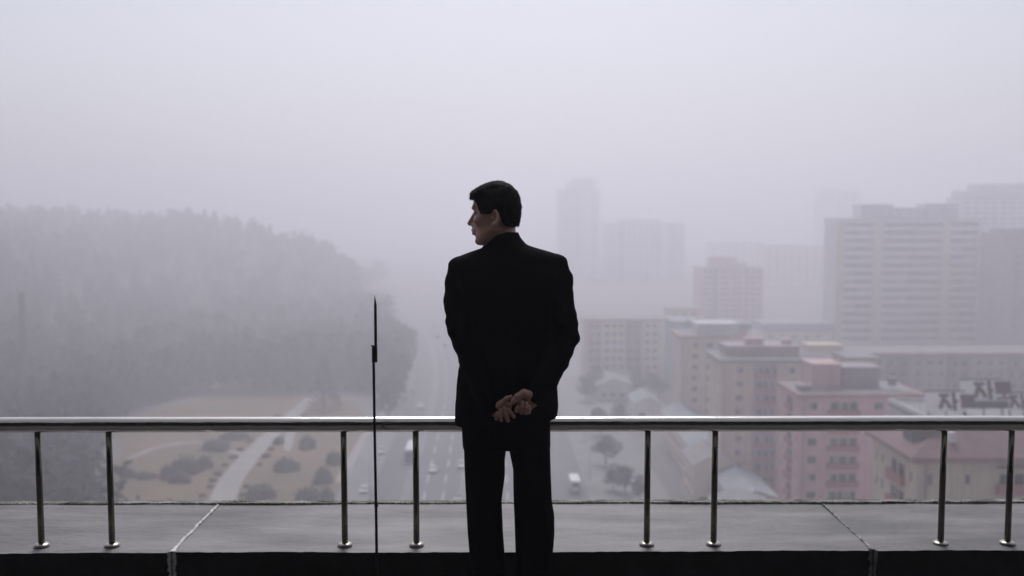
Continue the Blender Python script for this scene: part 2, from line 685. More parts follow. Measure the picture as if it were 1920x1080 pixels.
# neck and head
body.cone(hp(-.020, 0, -.055), mp_(943, 500, .015), .050, .052, .02)
body.ell(hp(-.004, 0, .032), HR, (.080, .071, .084), .01)
body.ell(hp(.026, 0, -.02), HR, (.060, .057, .088), .02)
body.ell(hp(.030, 0, -.068), HR, (.052, .050, .042), .015)
body.cone(hp(-.012, .050, -.040), hp(.045, .028, -.088), .009, .011, .030)
body.cone(hp(-.012, -.050, -.040), hp(.045, -.028, -.088), .009, .011, .030)
body.ell(hp(.068, 0, -.094), HR, (.019, .022, .015), .012)
body.ell(hp(.060, 0, .048), HR, (.026, .048, .030), .02)          # forehead
body.cone(hp(.079, -.030, .030), hp(.079, .030, .030), .0085, .0085, .012)   # brow
for sgn in (-1, 1):
    body.ell(hp(.056, sgn * .042, -.016), HR, (.022, .016, .016), .014)      # cheekbone
    body.ell(hp(.089, sgn * .031, .013), HR, (.013, .015, .0095), .006, cut=True)
    body.cone(hp(.0785, sgn * .019, .0165), hp(.0705, sgn * .044, .0155), .0042, .0040, .003)
    body.cone(hp(.0770, sgn * .020, .0070), hp(.0700, sgn * .043, .0080), .0040, .0040, .004)
    body.cone(hp(.092, sgn * .009, -.032), hp(.084, sgn * .012, -.033), .0078, .007, .005)
body.cone(hp(.084, 0, .014), hp(.107, 0, -.026), .0068, .0098, .008)
body.ell(hp(.076, 0, -.052), HR, (.020, .030, .022), .012)         # muzzle
body.cone(hp(.092, -.012, -.053), hp(.092, .012, -.053), .0060, .0060, .004)
body.cone(hp(.090, -.011, -.0645), hp(.090, .011, -.0645), .0062, .0062, .003)
body.ell(hp(.104, 0, -.0588), HR, (.014, .026, .0016), .002, cut=True)
body.ell(hp(.094, 0, -.079), HR, (.010, .02, .007), .006, cut=True)
for sgn in (-1, 1):                                               # ears
    fl2 = (hf * .80 - hl * sgn * .52) if sgn > 0 else (hf * .80 + hl * .52)
    nl2 = np.cross(hu, fl2)
    er = np.stack([fl2 * .97 + hu * -.2, nl2, hu * .97 + fl2 * .2])
    ec = hp(-.022, sgn * .0785, -.006)
    body.ell(ec, er, (.0185, .0075, .0305), .004)
    body.ell(ec + hl * sgn * .0085 + hf * .003 + hu * .003, er, (.0112, .0115, .0205), .0015, cut=True)
    body.ell(ec - hu * .026 + hf * .006, er, (.009, .0065, .010), .004)
    body.ell(ec + hf * .013 - hu * .004, er, (.0045, .006, .007), .003)


def finger(pts, r0, r1, k=0.004):
    for i in range(len(pts) - 1):
        n_ = len(pts) - 1
        body.cone(pts[i], pts[i + 1], r0 + (r1 - r0) * i / n_, r0 + (r1 - r0) * (i + 1) / n_, k)


# left hand (image left): palm to the camera, fingers curling up towards it
D = -.19
body.cone(LW, mp_(938, 766, D + .014), .024, .025, .012)
body.ell(mp_(941, 765, D + .018), I3, (.036, .014, .029), .012)
body.cone(mp_(927, 766, D - .004), mp_(940, 757, D - .008), .0155, .0125, .010)       # thumb root
body.cone(mp_(940, 757, D - .008), mp_(950, 748, D - .008), .0105, .0095, .005)
body.cone(mp_(950, 748, D - .008), mp_(957.5, 744.5, D - .010), .0095, .0080, .004)
for (kx, ky), (bx_, by_), (tx, ty), r in (
        ((931, 774), (930.5, 784.5), (933.0, 774.0), .0072),
        ((939, 776), (939.5, 787.0), (938.6, 769.0), .0078),
        ((947, 777), (952.0, 788.0), (945.5, 766.0), .0083),
        ((955, 774), (963.0, 781.0), (953.3, 768.5), .0081)):
    finger([mp_(kx, ky, D + .014), mp_(bx_, by_, D - .006), mp_((bx_ * .45 + tx * .55), (by_ * .45 + ty * .55), D - .024), mp_(tx, ty, D - .022)], r * 1.02, r * .86, .0014)
# right hand: holds the left one, thumb across it
D = -.195
body.cone(RW, mp_(989, 752, D + .012), .025, .026, .012)
body.ell(mp_(985, 757, D + .016), I3, (.030, .015, .036), .012)
body.cone(mp_(996, 743, D + .004), mp_(983, 738, D - .008), .019, .0165, .010)        # ball of the thumb
body.cone(mp_(981, 738, D - .012), mp_(970, 743.5, D - .022), .0140, .0112, .006)
body.cone(mp_(970, 743.5, D - .022), mp_(963.5, 751.5, D - .026), .0108, .0096, .004)
body.cone(mp_(963.5, 751.5, D - .026), mp_(958.5, 757.0, D - .024), .0092, .0070, .004)
for (kx, ky), (bx_, by_), (tx, ty), r in (
        ((972, 766), (968.5, 771.0), (970.5, 763.0), .0082),
        ((979, 770), (977.5, 773.5), (979.0, 754.5), .0080),
        ((985, 770), (985.5, 774.5), (986.6, 756.5), .0078),
        ((990, 768), (991.5, 773.5), (992.2, 762.5), .0070)):
    finger([mp_(kx, ky, D + .012), mp_(bx_, by_, D - .008), mp_((bx_ * .45 + tx * .55), (by_ * .45 + ty * .55), D - .027), mp_(tx, ty, D - .025)], r * 1.02, r * .86, .0014)

M_skin = mat('skin', (0.56, 0.325, 0.25), 0.40, var=0.12, scale=30, bump=0.0006, bscale=260)
M_skin.node_tree.nodes['Principled BSDF'].inputs['Subsurface Weight'].default_value = 0.12
M_skin.node_tree.nodes['Principled BSDF'].inputs['Subsurface Radius'].default_value = (0.012, 0.005, 0.003)
bme = body.mesh('body', M_skin, man)
own(link(bpy.data.objects.new('body', bme)))

# --- eyes and brows
M_eye = mat('eye_white', (0.55, 0.53, 0.5), 0.15)
M_iris = mat('dark_iris', (0.02, 0.012, 0.008), 0.1)
for sgn in (-1, 1):
    m = MB()
    m.lathe([(0.0003, -.0115)] + [(.0115 * math.cos(t), .0115 * math.sin(t)) for t in np.linspace(-1.4, 0.95, 12)] + [(.0003, .0102)], 20)
    o = m.build('eye', [M_eye, M_iris], None, smooth=True)
    o.data.polygons.foreach_set('material_index', [1 if p.center.z > .0092 else 0 for p in o.data.polygons])
    rm = Matrix(np.stack([hl, -hu, hf], 1).tolist()).to_4x4()
    o.matrix_world = Matrix.Translation(hp(.0668, sgn * .031, .0118)) @ rm
    mw = o.matrix_world.copy()
    o.parent = man
    o.matrix_parent_inverse = Matrix.Translation((-MX, -MY, 0))
M_hair = mat('black_hair', (0.004, 0.004, 0.0045), 0.7, var=0.3, scale=120, bump=0.0012, bscale=200, spec=0.06)
m = MB()
for sgn in (-1, 1):                                              # eyebrows
    for i in range(46):
        t = i / 45
        c = hp(.0882 - .020 * t * t, sgn * (.012 + .036 * t), .0315 + .006 * math.sin(t * 2.6) + random.uniform(-.004, .004))
        d = hl * sgn * .006 - hf * .003 * t + hu * random.uniform(.0, .003)
        w = hu * .0018
        m.tri(c - w, c + w, c + d)
        m.tri(c - w + hf * .0006, c + d, c + w + hf * .0006)
own(m.build('eyebrows', M_hair, None))


# --- hair
def nz3(P, f, seed):
    r = np.random.default_rng(seed)
    out = 0
    for i in range(6):
        k = r.normal(size=3)
        k *= f * (0.6 + i * 0.25) / np.linalg.norm(k)
        out = out + np.sin(P @ k.astype(np.float32) + r.uniform(0, 6.28)) / (1 + i * .35)
    return out / 3


hair = Field(HC + np.array([-.15, -.15, -.10]), HC + np.array([.15, .15, .16]), 0.0025)


def hairfn(P):
    q = (P - HC.astype(np.float32)) @ HR.T.astype(np.float32)
    x, y, z = q[..., 0], q[..., 1], q[..., 2]

    def el(c, r):
        c = np.array(c, np.float32)
        r = np.array(r, np.float32)
        e = (q - c) / r
        k0 = np.linalg.norm(e, axis=-1)
        k1 = np.linalg.norm(e / r, axis=-1)
        return k0 * (k0 - 1) / np.maximum(k1, 1e-6)
    d = el((-.005, 0, .036), (.088, .080, .0935))
    d2 = el((.040, 0, .076), (.062, .058, .036))                    # fringe lifted off the forehead
    h_ = np.clip(.5 + .5 * (d2 - d) / .025, 0, 1)
    d = d2 * (1 - h_) + d * h_ - .025 * h_ * (1 - h_)
    d3 = el((-.044, 0, -.010), (.043, .060, .050))                   # back of the head down to the nape
    h_ = np.clip(.5 + .5 * (d3 - d) / .02, 0, 1)
    d = d3 * (1 - h_) + d * h_ - .02 * h_ * (1 - h_)
    d = d + .0026 * nz3(P, 110, 3) + .0014 * nz3(P, 380, 4)
    # hairline, as height over the distance forwards
    hx = np.array([-.2, -.085, -.055, -.046, -.038, -.030, -.014, .000, .012, .042, .052, .060, .068, .2], np.float32)
    hz_ = np.array([-.046, -.044, -.034, -.030, -.020, .016, .022, .012, .006, .010, .030, .050, .062, .066], np.float32)
    line = np.interp(x, hx, hz_).astype(np.float32) + .0042 * nz3(P, 260, 8)
    return np.maximum(d, (line - z) * .8)


hair.add(hairfn, hair.lo, hair.lo + hair.n * hair.h, 1e-5, 0)
hme = hair.mesh('hair', M_hair, man)
ho = own(link(bpy.data.objects.new('hair', hme)))
# single hairs standing off the outline
co = np.empty(len(hme.vertices) * 3, np.float32)
hme.vertices.foreach_get('co', co)
co = co.reshape(-1, 3)
no = np.array([v.normal[:] for v in hme.vertices])
m = MB()
low = np.nonzero(no @ hu < -.25)[0]
pick = np.concatenate([RNG.choice(len(co), 7500, replace=False), RNG.choice(low, min(2600, len(low)), replace=False)])
for i in pick:
    p, nn = co[i], no[i]
    q = (p - HC) @ HR.T
    flow = -hu * (.6 if q[2] < .07 else .1) + (hf * .8 if q[0] > .02 and q[2] > .05 else -hf * .35) + RNG.normal(size=3) * .35
    flow = flow - nn * float(flow @ nn)
    flow /= np.linalg.norm(flow) + 1e-6
    L = RNG.uniform(.006, .014)
    tip = p + flow * L + nn * RNG.uniform(.0002, .0036)
    side = np.cross(flow, nn) * .00055
    m.tri(p - side - nn * .001, p + side - nn * .001, tip)
    m.tri(p - side - nn * .001, tip, p - nn * .0018)
sh = m.build('hair_strands', M_hair, None)
own(sh)
tag(sh, kind='stuff')

# --- jacket
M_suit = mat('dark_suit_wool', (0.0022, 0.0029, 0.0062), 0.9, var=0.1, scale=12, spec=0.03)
sb = M_suit.node_tree.nodes['Principled BSDF']
sb.inputs['Sheen Weight'].default_value = 0.0
sb.inputs['Sheen Roughness'].default_value = 0.4
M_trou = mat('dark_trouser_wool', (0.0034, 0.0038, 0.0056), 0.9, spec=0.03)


def loft(rows, depth_mid=0.01, p=2.6):
    """rows: (py, left px, right px, half depth, mid depth); returns a pseudo distance in world space"""
    zs, xc, hw, hd, yc = [], [], [], [], []
    for py, l, r, d_, yo in rows:
        A, B = mp_(l, py), mp_(r, py)
        zs.append(A[2])
        xc.append((A[0] + B[0]) / 2)
        hw.append((B[0] - A[0]) / 2)
        hd.append(d_)
        yc.append(MY + yo)
    o_ = np.argsort(zs)
    zs, xc, hw, hd, yc = [np.array(a)[o_] for a in (zs, xc, hw, hd, yc)]

    def smooth_i(z, a):
        return sum(np.interp(z + k_, zs, a) for k_ in (-.008, -.004, 0, .004, .008)) / 5

    def fn(P):
        z1 = P[0, 0, :, 2]
        cx, w, d_, cy = [smooth_i(z1, a).astype(np.float32) for a in (xc, hw, hd, yc)]
        x = np.abs(P[..., 0] - cx) / w
        y = np.abs(P[..., 1] - cy) / d_
        e = (x ** p + y ** p) ** (1 / p)
        d = (e - 1) * np.minimum(w, d_)
        dz = np.maximum(zs[0] - P[..., 2], P[..., 2] - zs[-1])
        return np.maximum(d, dz).astype(np.float32)
    lo = (min(xc - hw), MY - .3, zs[0])
    hi = (max(xc + hw), MY + .3, zs[-1])
    return fn, lo, hi


jk = Field((MX - 0.36, MY - 0.27, .78), (MX + 0.36, MY + 0.22, EYE - .05), 0.0042)
rows = [(457, 924, 982, .055, .012), (462, 912, 995, .070, .012), (470, 890, 1022, .084, .012), (477, 871, 1046, .093, .012),
        (482, 858, 1055, .098, .012), (488, 849, 1058, .102, .012), (498, 846, 1059, .106, .012), (520, 848, 1057, .115, .012), (560, 853, 1053, .122, .010),
        (610, 862, 1046, .118, .008), (650, 865, 1044, .115, .006), (690, 861, 1044, .118, .0), (720, 856, 1045, .124, -.002),
        (760, 853, 1046.5, .130, -.004), (800, 853, 1041, .132, -.004)]
fn, lo, hi = loft(rows)
jk.add(fn, lo, hi, .001, .03)


def sleeve(p0, r):
    for i in range(len(p0) - 1):
        jk.cone(p0[i], p0[i + 1], r[i], r[i + 1], .012)


sleeve([mp_(860, 503, .0), mp_(858, 530, -.012), mp_(857, 565, -.04), mp_(860, 606, -.068), mp_(866, 628, -.078), mp_(886, 678, -.115), mp_(905, 728, -.150), mp_(924, 767, -.174)],
       [.040, .046, .048, .0475, .0455, .044, .041, .039])
sleeve([mp_(1045, 497, .0), mp_(1050, 525, -.010), mp_(1052, 550, -.03), mp_(1058, 600, -.06), mp_(1060, 632, -.076), mp_(1043, 675, -.115), mp_(1023, 715, -.150), mp_(1003, 747, -.174)],
       [.038, .045, .0435, .0475, .0495, .046, .043, .040])
# sleeve heads: the padded shoulders stand a little proud
jk.cone(mp_(850.5, 497, .0), mp_(862, 492, .0), .0175, .018, .008)
jk.cone(mp_(1053.5, 490.5, .0), mp_(1042, 489, .0), .0175, .018, .008)
jk.cone(mp_(1064, 520, -.02), mp_(1066, 532, -.03), .019, .017, .010)       # bunched cloth at the upper arm
jk.cone(mp_(845, 612, -.07), mp_(866, 606, -.105), .012, .010, .012)
jk.cone(mp_(1075, 620, -.08), mp_(1052, 604, -.115), .012, .010, .014)


# folds
def folds(P):
    x, y, z = P[..., 0] - MX, P[..., 1] - MY, P[..., 2]
    arm = np.clip((np.abs(x) - .13) / .06, 0, 1)
    f = .0022 * nz3(P * np.array([1, 1, 1.6], np.float32), 26, 21) + .0012 * nz3(P, 60, 22)
    f += arm * (.0030 * np.sin(z * 118 + np.abs(x) * 60 + 1.2 * np.sin(z * 31)) * np.clip(1 - np.abs(z - 1.14) / .16, 0, 1))
    f += .0008 * np.exp(-((x - .003) / .0035) ** 2) * (z > .9)
    return f.astype(np.float32)


Pall = np.stack(np.meshgrid(*[jk.lo[i] + jk.h * np.arange(jk.n[i]) for i in range(3)], indexing='ij'), -1).astype(np.float32)
jk.v += folds(Pall)
hemL, hemR = mp_(853, 795), mp_(1041, 778)
hz_l = hemL[2] + (Pall[..., 0] - hemL[0]) / (hemR[0] - hemL[0]) * (hemR[2] - hemL[2])
jk.v = np.maximum(jk.v, (hz_l + .003 * np.sin(Pall[..., 0] * 30) - Pall[..., 2]).astype(np.float32))
# openings at the cuffs
for W_, E_ in ((LW, LE), (RW, RE)):
    ax_ = (W_ - E_) / np.linalg.norm(W_ - E_)
    jk.cut(lambda P, W_=W_, ax_=ax_: np.maximum(np.linalg.norm((P - W_) - ((P - W_) @ ax_)[..., None] * ax_, axis=-1) - .0285, -((P - W_) @ ax_) - .010).astype(np.float32),
           W_ - .06, W_ + .06, .004, 0)
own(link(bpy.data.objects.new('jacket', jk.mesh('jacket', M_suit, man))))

# --- collar, folded over
cf = Field((MX - .14, MY - .12, 1.36), (MX + .12, MY + .14, EYE - .06), 0.003)
crow = [(480, 880, 1014, .100, .012), (470, 899, 1001, .088, .012), (460, 908, 989, .079, .011), (451, 911, 980, .072, .010), (443, 913, 974, .067, .010), (435, 915, 971, .063, .010), (428, 916, 970, .062, .010)]
fo, lo, hi = loft(crow, p=2.2)
ctop = mp_(945, 434.5)[2]
cbot = mp_(945, 472)[2]


def collar(P):
    d = fo(P)
    x = P[..., 0] - MX
    y = P[..., 1] - MY
    t = ctop - np.abs(x + .005) * .06 - np.clip(y - .015, 0, 1) * .5
    b = cbot - np.clip(y + .02, 0, 1) * .9
    sh_ = np.abs(d + .005) - .0062
    return np.maximum(np.maximum(sh_, P[..., 2] - t), b - P[..., 2]).astype(np.float32)


cf.add(collar, cf.lo, cf.lo + cf.n * cf.h, 1e-5, 0)
cf.v += (.0008 * nz3(cf.sub(cf.lo, cf.lo + cf.n * cf.h)[1], 60, 31)).astype(np.float32)
own(link(bpy.data.objects.new('collar', cf.mesh('collar', M_suit, man))))

# --- trousers
tr = Field((MX - 0.22, MY - 0.16, .012), (MX + 0.22, MY + 0.17, .92), 0.0042)
pel = [(762, 866, 1036, .112, .0), (800, 868, 1031, .112, .0), (826, 869, 1031, .105, .0), (836, 870, 1031, .10, .0)]
lg_l = [(800, 868, 952, .105, .0), (835, 870, 951, .100, .0), (860, 871, 947, .092, .0), (890, 872, 947, .086, .0), (940, 874, 940.5, .078, .005),
        (1000, 877, 943, .074, .0), (1034, 880, 946, .073, -.002), (1080, 886, 948, .072, -.002), (1150, 889, 947, .072, .0), (1192, 890, 948, .074, .005)]
lg_r = [(800, 952, 1031, .105, .0), (838, 953, 1031, .100, .0), (880, 962, 1032, .090, .0), (940, 963, 1034, .080, .003), (965, 964, 1038.5, .077, .0),
        (1000, 965, 1039, .075, -.004), (1034, 966, 1036.5, .074, -.004), (1080, 966, 1028, .072, -.002), (1150, 966, 1024, .072, .0), (1192, 965, 1025, .074, .005)]
for rws, k_ in ((pel, .001), (lg_l, .012), (lg_r, .004)):
    fn, lo, hi = loft(rws, p=2.35)
    tr.add(fn, lo, hi, k_, .03)
Pt = np.stack(np.meshgrid(*[tr.lo[i] + tr.h * np.arange(tr.n[i]) for i in range(3)], indexing='ij'), -1).astype(np.float32)
tr.v += (.0020 * nz3(Pt * np.array([1, 1, .7], np.float32), 30, 41) + .0003 * nz3(Pt, 75, 42)).astype(np.float32)
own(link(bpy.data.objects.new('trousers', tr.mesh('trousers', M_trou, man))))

# --- shoes
M_shoe = mat('black_shoe_leather', (0.012, 0.011, 0.010), 0.35)
for px in (914, 1000):
    c = mp_(px, 1195)
    s_ = Field((c[0] - .07, MY - .14, -.004), (c[0] + .07, MY + .24, .12), .004)
    x = c[0]
    s_.cone((x, MY - .06, .042), (x, MY + .13, .034), .040, .042, .01)
    s_.cone((x, MY + .13, .034), (x, MY + .19, .028), .041, .028, .02)
    s_.cone((x, MY - .04, .05), (x, MY - .02, .10), .038, .036, .02)
    fp = s_.sub(s_.lo, s_.lo + s_.n * s_.h)[1]
    s_.v = np.maximum(s_.v, .0005 - fp[..., 2])
    own(link(bpy.data.objects.new('shoe', s_.mesh('shoe', M_shoe, man))))


# ================================================================== THE CITY BELOW
M_ground = mat('city_ground', (0.17, 0.165, 0.16), 0.9, var=0.3, scale=0.03)
M_road = mat('asphalt', (0.105, 0.105, 0.11), 0.75, var=0.25, scale=0.06, stretch=(1, .15, 1), spec=0.5)
M_pave = mat('paving', (0.22, 0.215, 0.21), 0.85, var=0.2, scale=0.2)
M_paint = mat('road_paint', (0.55, 0.55, 0.54), 0.7, var=0.2, scale=0.5)
M_lawn = mat('dry_lawn', (0.20, 0.135, 0.078), 0.95, col2=(0.125, 0.108, 0.062), scale=0.05)
M_path = mat('path_paving', (0.33, 0.31, 0.30), 0.85, var=0.15, scale=0.3)
M_kerb = mat('kerb_stone', (0.36, 0.35, 0.34), 0.8)
M_hill = mat('forest_floor', (0.075, 0.07, 0.05), 0.95, var=0.3, scale=0.05)
M_fol = [mat('foliage_pine', (0.030, 0.042, 0.030), 0.8, var=0.45, scale=0.5),
         mat('foliage_broad', (0.066, 0.072, 0.052), 0.8, var=0.4, scale=0.5),
         mat('foliage_shrub', (0.048, 0.056, 0.042), 0.85, var=0.4, scale=0.9)]
M_bark = mat('bark', (0.055, 0.045, 0.038), 0.9)

gm = MB()
gm.quad((-1450, -50, ZG), (1450, -50, ZG), (1450, 1950, ZG), (-1450, 1950, ZG))
tag(gm.build('ground', M_ground), kind='structure')


def road_c(Y):
    return -2.3 - 0.0153 * Y - (0.00034 * (Y - 290) ** 2 if Y > 290 else 0)


HWL, HWR = 23.0, 23.0


def strip(name, mtl, off0, off1, z, y0=60, y1=1100, step=6.0):
    m_ = MB()
    ys = np.arange(y0, y1 + .1, step)
    for a, b in zip(ys[:-1], ys[1:]):
        ca, cb = road_c(a), road_c(b)
        m_.quad((ca + off0, a, z), (ca + off1, a, z), (cb + off1, b, z), (cb + off0, b, z))
    return m_


def kerb(name, off0, off1, h):
    m_ = strip(name, None, off0, off1, ZG + h)
    ys = np.arange(60, 1100.1, 6.0)
    for a, b in zip(ys[:-1], ys[1:]):
        for o_ in (off0, off1):
            m_.quad((road_c(a) + o_, a, ZG), (road_c(b) + o_, b, ZG), (road_c(b) + o_, b, ZG + h), (road_c(a) + o_, a, ZG + h))
    return m_


tag(strip('road', M_road, -HWL, HWR, ZG + .01).build('road', M_road), kind='structure')
tag(kerb('pavement', -HWL - 7, -HWL, .14).build('pavement', M_pave), kind='structure')
tag(kerb('pavement', HWR, HWR + 17, .14).build('pavement', M_pave), kind='structure')
road = bpy.data.objects['road']
for off in (-11.6, -7.6, 1.9, 6.0, 10.0, 14.0):
    mk = MB()
    for y0 in np.arange(150, 640, 14.0 if off not in (-7.6,) else 14.0):
        y1 = y0 + (7.0 if off != 1.9 else 14.0)
        for a, b in ((y0, (y0 + y1) / 2), ((y0 + y1) / 2, y1)):
            mk.quad((road_c(a) + off - .16, a, ZG + .014), (road_c(a) + off + .16, a, ZG + .014), (road_c(b) + off + .16, b, ZG + .014), (road_c(b) + off - .16, b, ZG + .014))
    o = mk.build('lane_marking', M_paint, road)
# wide worn tram lanes
for off in (-15.5, -3.2):
    o = strip('tram_lane', M_pave, off - 1.1, off + 1.1, ZG + .013, 120, 700).build('tram_lane', M_pave, road)

# --- park on the left
pm_ = MB()
edge = [gnd(225, 945), gnd(200, 900), gnd(230, 850), gnd(210, 800), gnd(300, 765), gnd(420, 745), gnd(560, 738), gnd(660, 750), gnd(700, 800), gnd(672, 850), gnd(645, 900), gnd(610, 960), gnd(560, 1100), gnd(100, 1100), gnd(150, 1000)]
pm_.poly([(p.x, p.y, ZG + .05) for p in edge])
tag(pm_.build('park_lawn', M_lawn), kind='structure')


def ribbon(name, pts, widths, z, mtl):
    """smooth path through picture-surveyed ground points"""
    P = [gnd(*p) for p in pts]
    m_ = MB()
    Q = []
    for i in range(len(P) - 1):
        p0, p1, p2, p3 = P[max(i - 1, 0)], P[i], P[i + 1], P[min(i + 2, len(P) - 1)]
        for t in np.linspace(0, 1, 9)[:-1]:
            t = float(t)
            v = 0.5 * ((2 * p1) + (p2 - p0) * t + (2 * p0 - 5 * p1 + 4 * p2 - p3) * t * t + (3 * p1 - p0 - 3 * p2 + p3) * t ** 3)
            Q.append((v, widths[i] * (1 - t) + widths[i + 1] * t))
    Q.append((P[-1], widths[-1]))
    for i in range(len(Q) - 1):
        (a, wa), (b, wb) = Q[i], Q[i + 1]
        d = (b - a)
        d.z = 0
        d.normalize()
        n_ = Vector((d.y, -d.x, 0))
        e = lambda v, w, s: (v.x + n_.x * w * s / 2, v.y + n_.y * w * s / 2, z)
        m_.quad(e(a, wa, -1), e(a, wa, 1), e(b, wb, 1), e(b, wb, -1))
    o_ = m_.build(name, mtl)
    tag(o_, kind='structure')
    return Q


mainpath = ribbon('park_path', [(392, 985), (415, 940), (432, 903), (462, 864), (500, 824), (545, 782), (578, 752), (600, 735)], [5.6, 5.6, 5.4, 5.2, 5.0, 4.6, 4, 3.6], ZG + .07, M_path)
ribbon('park_path', [(538, 846), (542, 826), (545, 808), (552, 790)], [1.6, 2.4, 2.4, 2.2], ZG + .064, M_path)
ribbon('park_path', [(640, 905), (655, 872), (672, 842), (690, 812), (704, 785)], [2.6, 2.8, 2.8, 2.8, 2.6], ZG + .068, M_path)
ribbon('park_path', [(240, 860), (300, 838), (370, 830), (430, 846), (470, 856)], [1.6, 2.2, 2.2, 2.0, 1.6], ZG + .06, M_path)


# --- hill
def base_x(Y):
    return float(np.interp(Y, [0, 100, 150, 210, 255, 300, 340, 420, 520, 600, 700, 1000], [-36, -42, -62, -92, -116, -126, -124, -132, -132, -118, -106, -220]))


def sstep(a, b, x):
    t = min(1, max(0, (x - a) / (b - a)))
    return t * t * (3 - 2 * t)


def hill_h(X, Y):
    d = base_x(Y) - X
    far = 46 * math.exp(-((X + 230) / 150) ** 2 - ((Y - 700) / 120) ** 2) * sstep(20, 90, d + 60)
    if d <= 0:
        return -0.6 + far
    h = (34 + 13 * sstep(170, 240, Y)) * sstep(0, 46 + 144 * sstep(180, 250, Y), d) + 5 * math.sin(X * .021 + 1) * math.sin(Y * .017) * sstep(20, 120, d)
    h += 8 * sstep(120, 420, d)
    return -0.6 + max(h * sstep(60, 130, Y), far)


hm = MB()
gx = np.arange(-620, -20, 12.0)
gy = np.arange(60, 980, 12.0)
for x in gx:
    for y in gy:
        hm.v.append((x, y, ZG + hill_h(x, y)))
W = len(gy)
for i in range(len(gx) - 1):
    for j in range(W - 1):
        hm.f.append((i * W + j, (i + 1) * W + j, (i + 1) * W + j + 1, i * W + j + 1))
        hm.m.append(0)
tag(hm.build('hill', M_hill, smooth=True), kind='structure')


# --- trees
def crown_verts(kind, n, rg, leaf):
    """leaf faces filling a crown of height 1 and radius 1 (unit tree, base at 0)"""
    out = []
    if kind == 'pine':
        for i in range(n):
            t = rg.uniform(0, 1) ** 0.75
            lay = math.floor(t * 7) / 7 + rg.uniform(0, .09)
            r = (1 - lay) * (0.75 + .35 * rg.uniform()) * math.sqrt(rg.uniform(.12, 1))
            a = rg.uniform(0, 6.283)
            out.append((r * math.cos(a), r * math.sin(a), .10 + .90 * lay - .06 * r))
    else:
        cl = []
        for i in range(15):
            v = rg.normal(size=3)
            v /= np.linalg.norm(v)
            v *= rg.uniform(.25, .72)
            cl.append((v, rg.uniform(.26, .46)))
        for i in range(n):
            c, r = cl[rg.integers(len(cl))]
            v = rg.normal(size=3)
            v /= np.linalg.norm(v)
            v = c + v * r * rg.uniform(.45, 1) ** .5
            out.append((v[0], v[1], .54 + v[2] * .46))
    return out


def add_leaves(m_, pts, sx, sz, leaf, rg, off=(0, 0, 0)):
    for p in pts:
        c = Vector((p[0] * sx + off[0], p[1] * sx + off[1], p[2] * sz + off[2]))
        u = Vector(rg.normal(size=3)).normalized()
        w = u.cross(Vector(rg.normal(size=3))).normalized()
        l = leaf * rg.uniform(.6, 1.3)
        m_.quad(c - u * l, c - w * l * .6, c + u * l, c + w * l * .6)


def tree_meshes(kind, n, leaf, seed, h, r):
    rg = np.random.default_rng(seed)
    tm = MB()
    top = .95 if kind == 'pine' else .62
    tm.tube([(0, 0, -.5), (.01 * h, 0, h * .3), (0, .01 * h, h * top)], [.022 * h, .016 * h, .004 * h], 7)
    for k in range(7):
        a = rg.uniform(0, 6.28)
        z = h * rg.uniform(.28, .6)
        tm.tube([(0, 0, z), (.35 * r * math.cos(a), .35 * r * math.sin(a), z + .1 * h), (.75 * r * math.cos(a), .75 * r * math.sin(a), z + .17 * h)], [.008 * h, .005 * h, .002 * h], 5)
    cm = MB()
    add_leaves(cm, crown_verts(kind, n, rg, leaf), r, h, leaf, rg)
    return tm.mesh('trunk', M_bark), cm.mesh('crown', M_fol[0] if kind == 'pine' else M_fol[1])


TV = {'pine': [tree_meshes('pine', 1100, .30, 100 + i, 12.0, 3.1) for i in range(3)],
      'broad': [tree_meshes('broad', 1300, .34, 120 + i, 10.0, 4.2) for i in range(4)]}
trn = [0]


def tree(kind, loc, s, label, group=None, cat='tree', sw=1.0):
    o_ = empty('pine_tree' if kind == 'pine' else 'broadleaf_tree', loc, label, cat, group, rz=random.uniform(0, 6.28))
    t_, c_ = TV[kind][trn[0] % len(TV[kind])]
    trn[0] += 1
    for nm, me in (('trunk', t_), ('crown', c_)):
        q = obj(nm, me, o_)
        q.scale = (s * sw, s * sw, s)
    return o_


# trees one can tell apart
def gtree(kind, px, py, h, label, group=None, sw=1.0, z=None):
    p = gnd(px, py)
    base = {'pine': 12.0, 'broad': 10.0}[kind]
    if z is not None:
        p.z = z
    return tree(kind, (p.x, p.y, p.z), h / base, label, group, sw=sw)


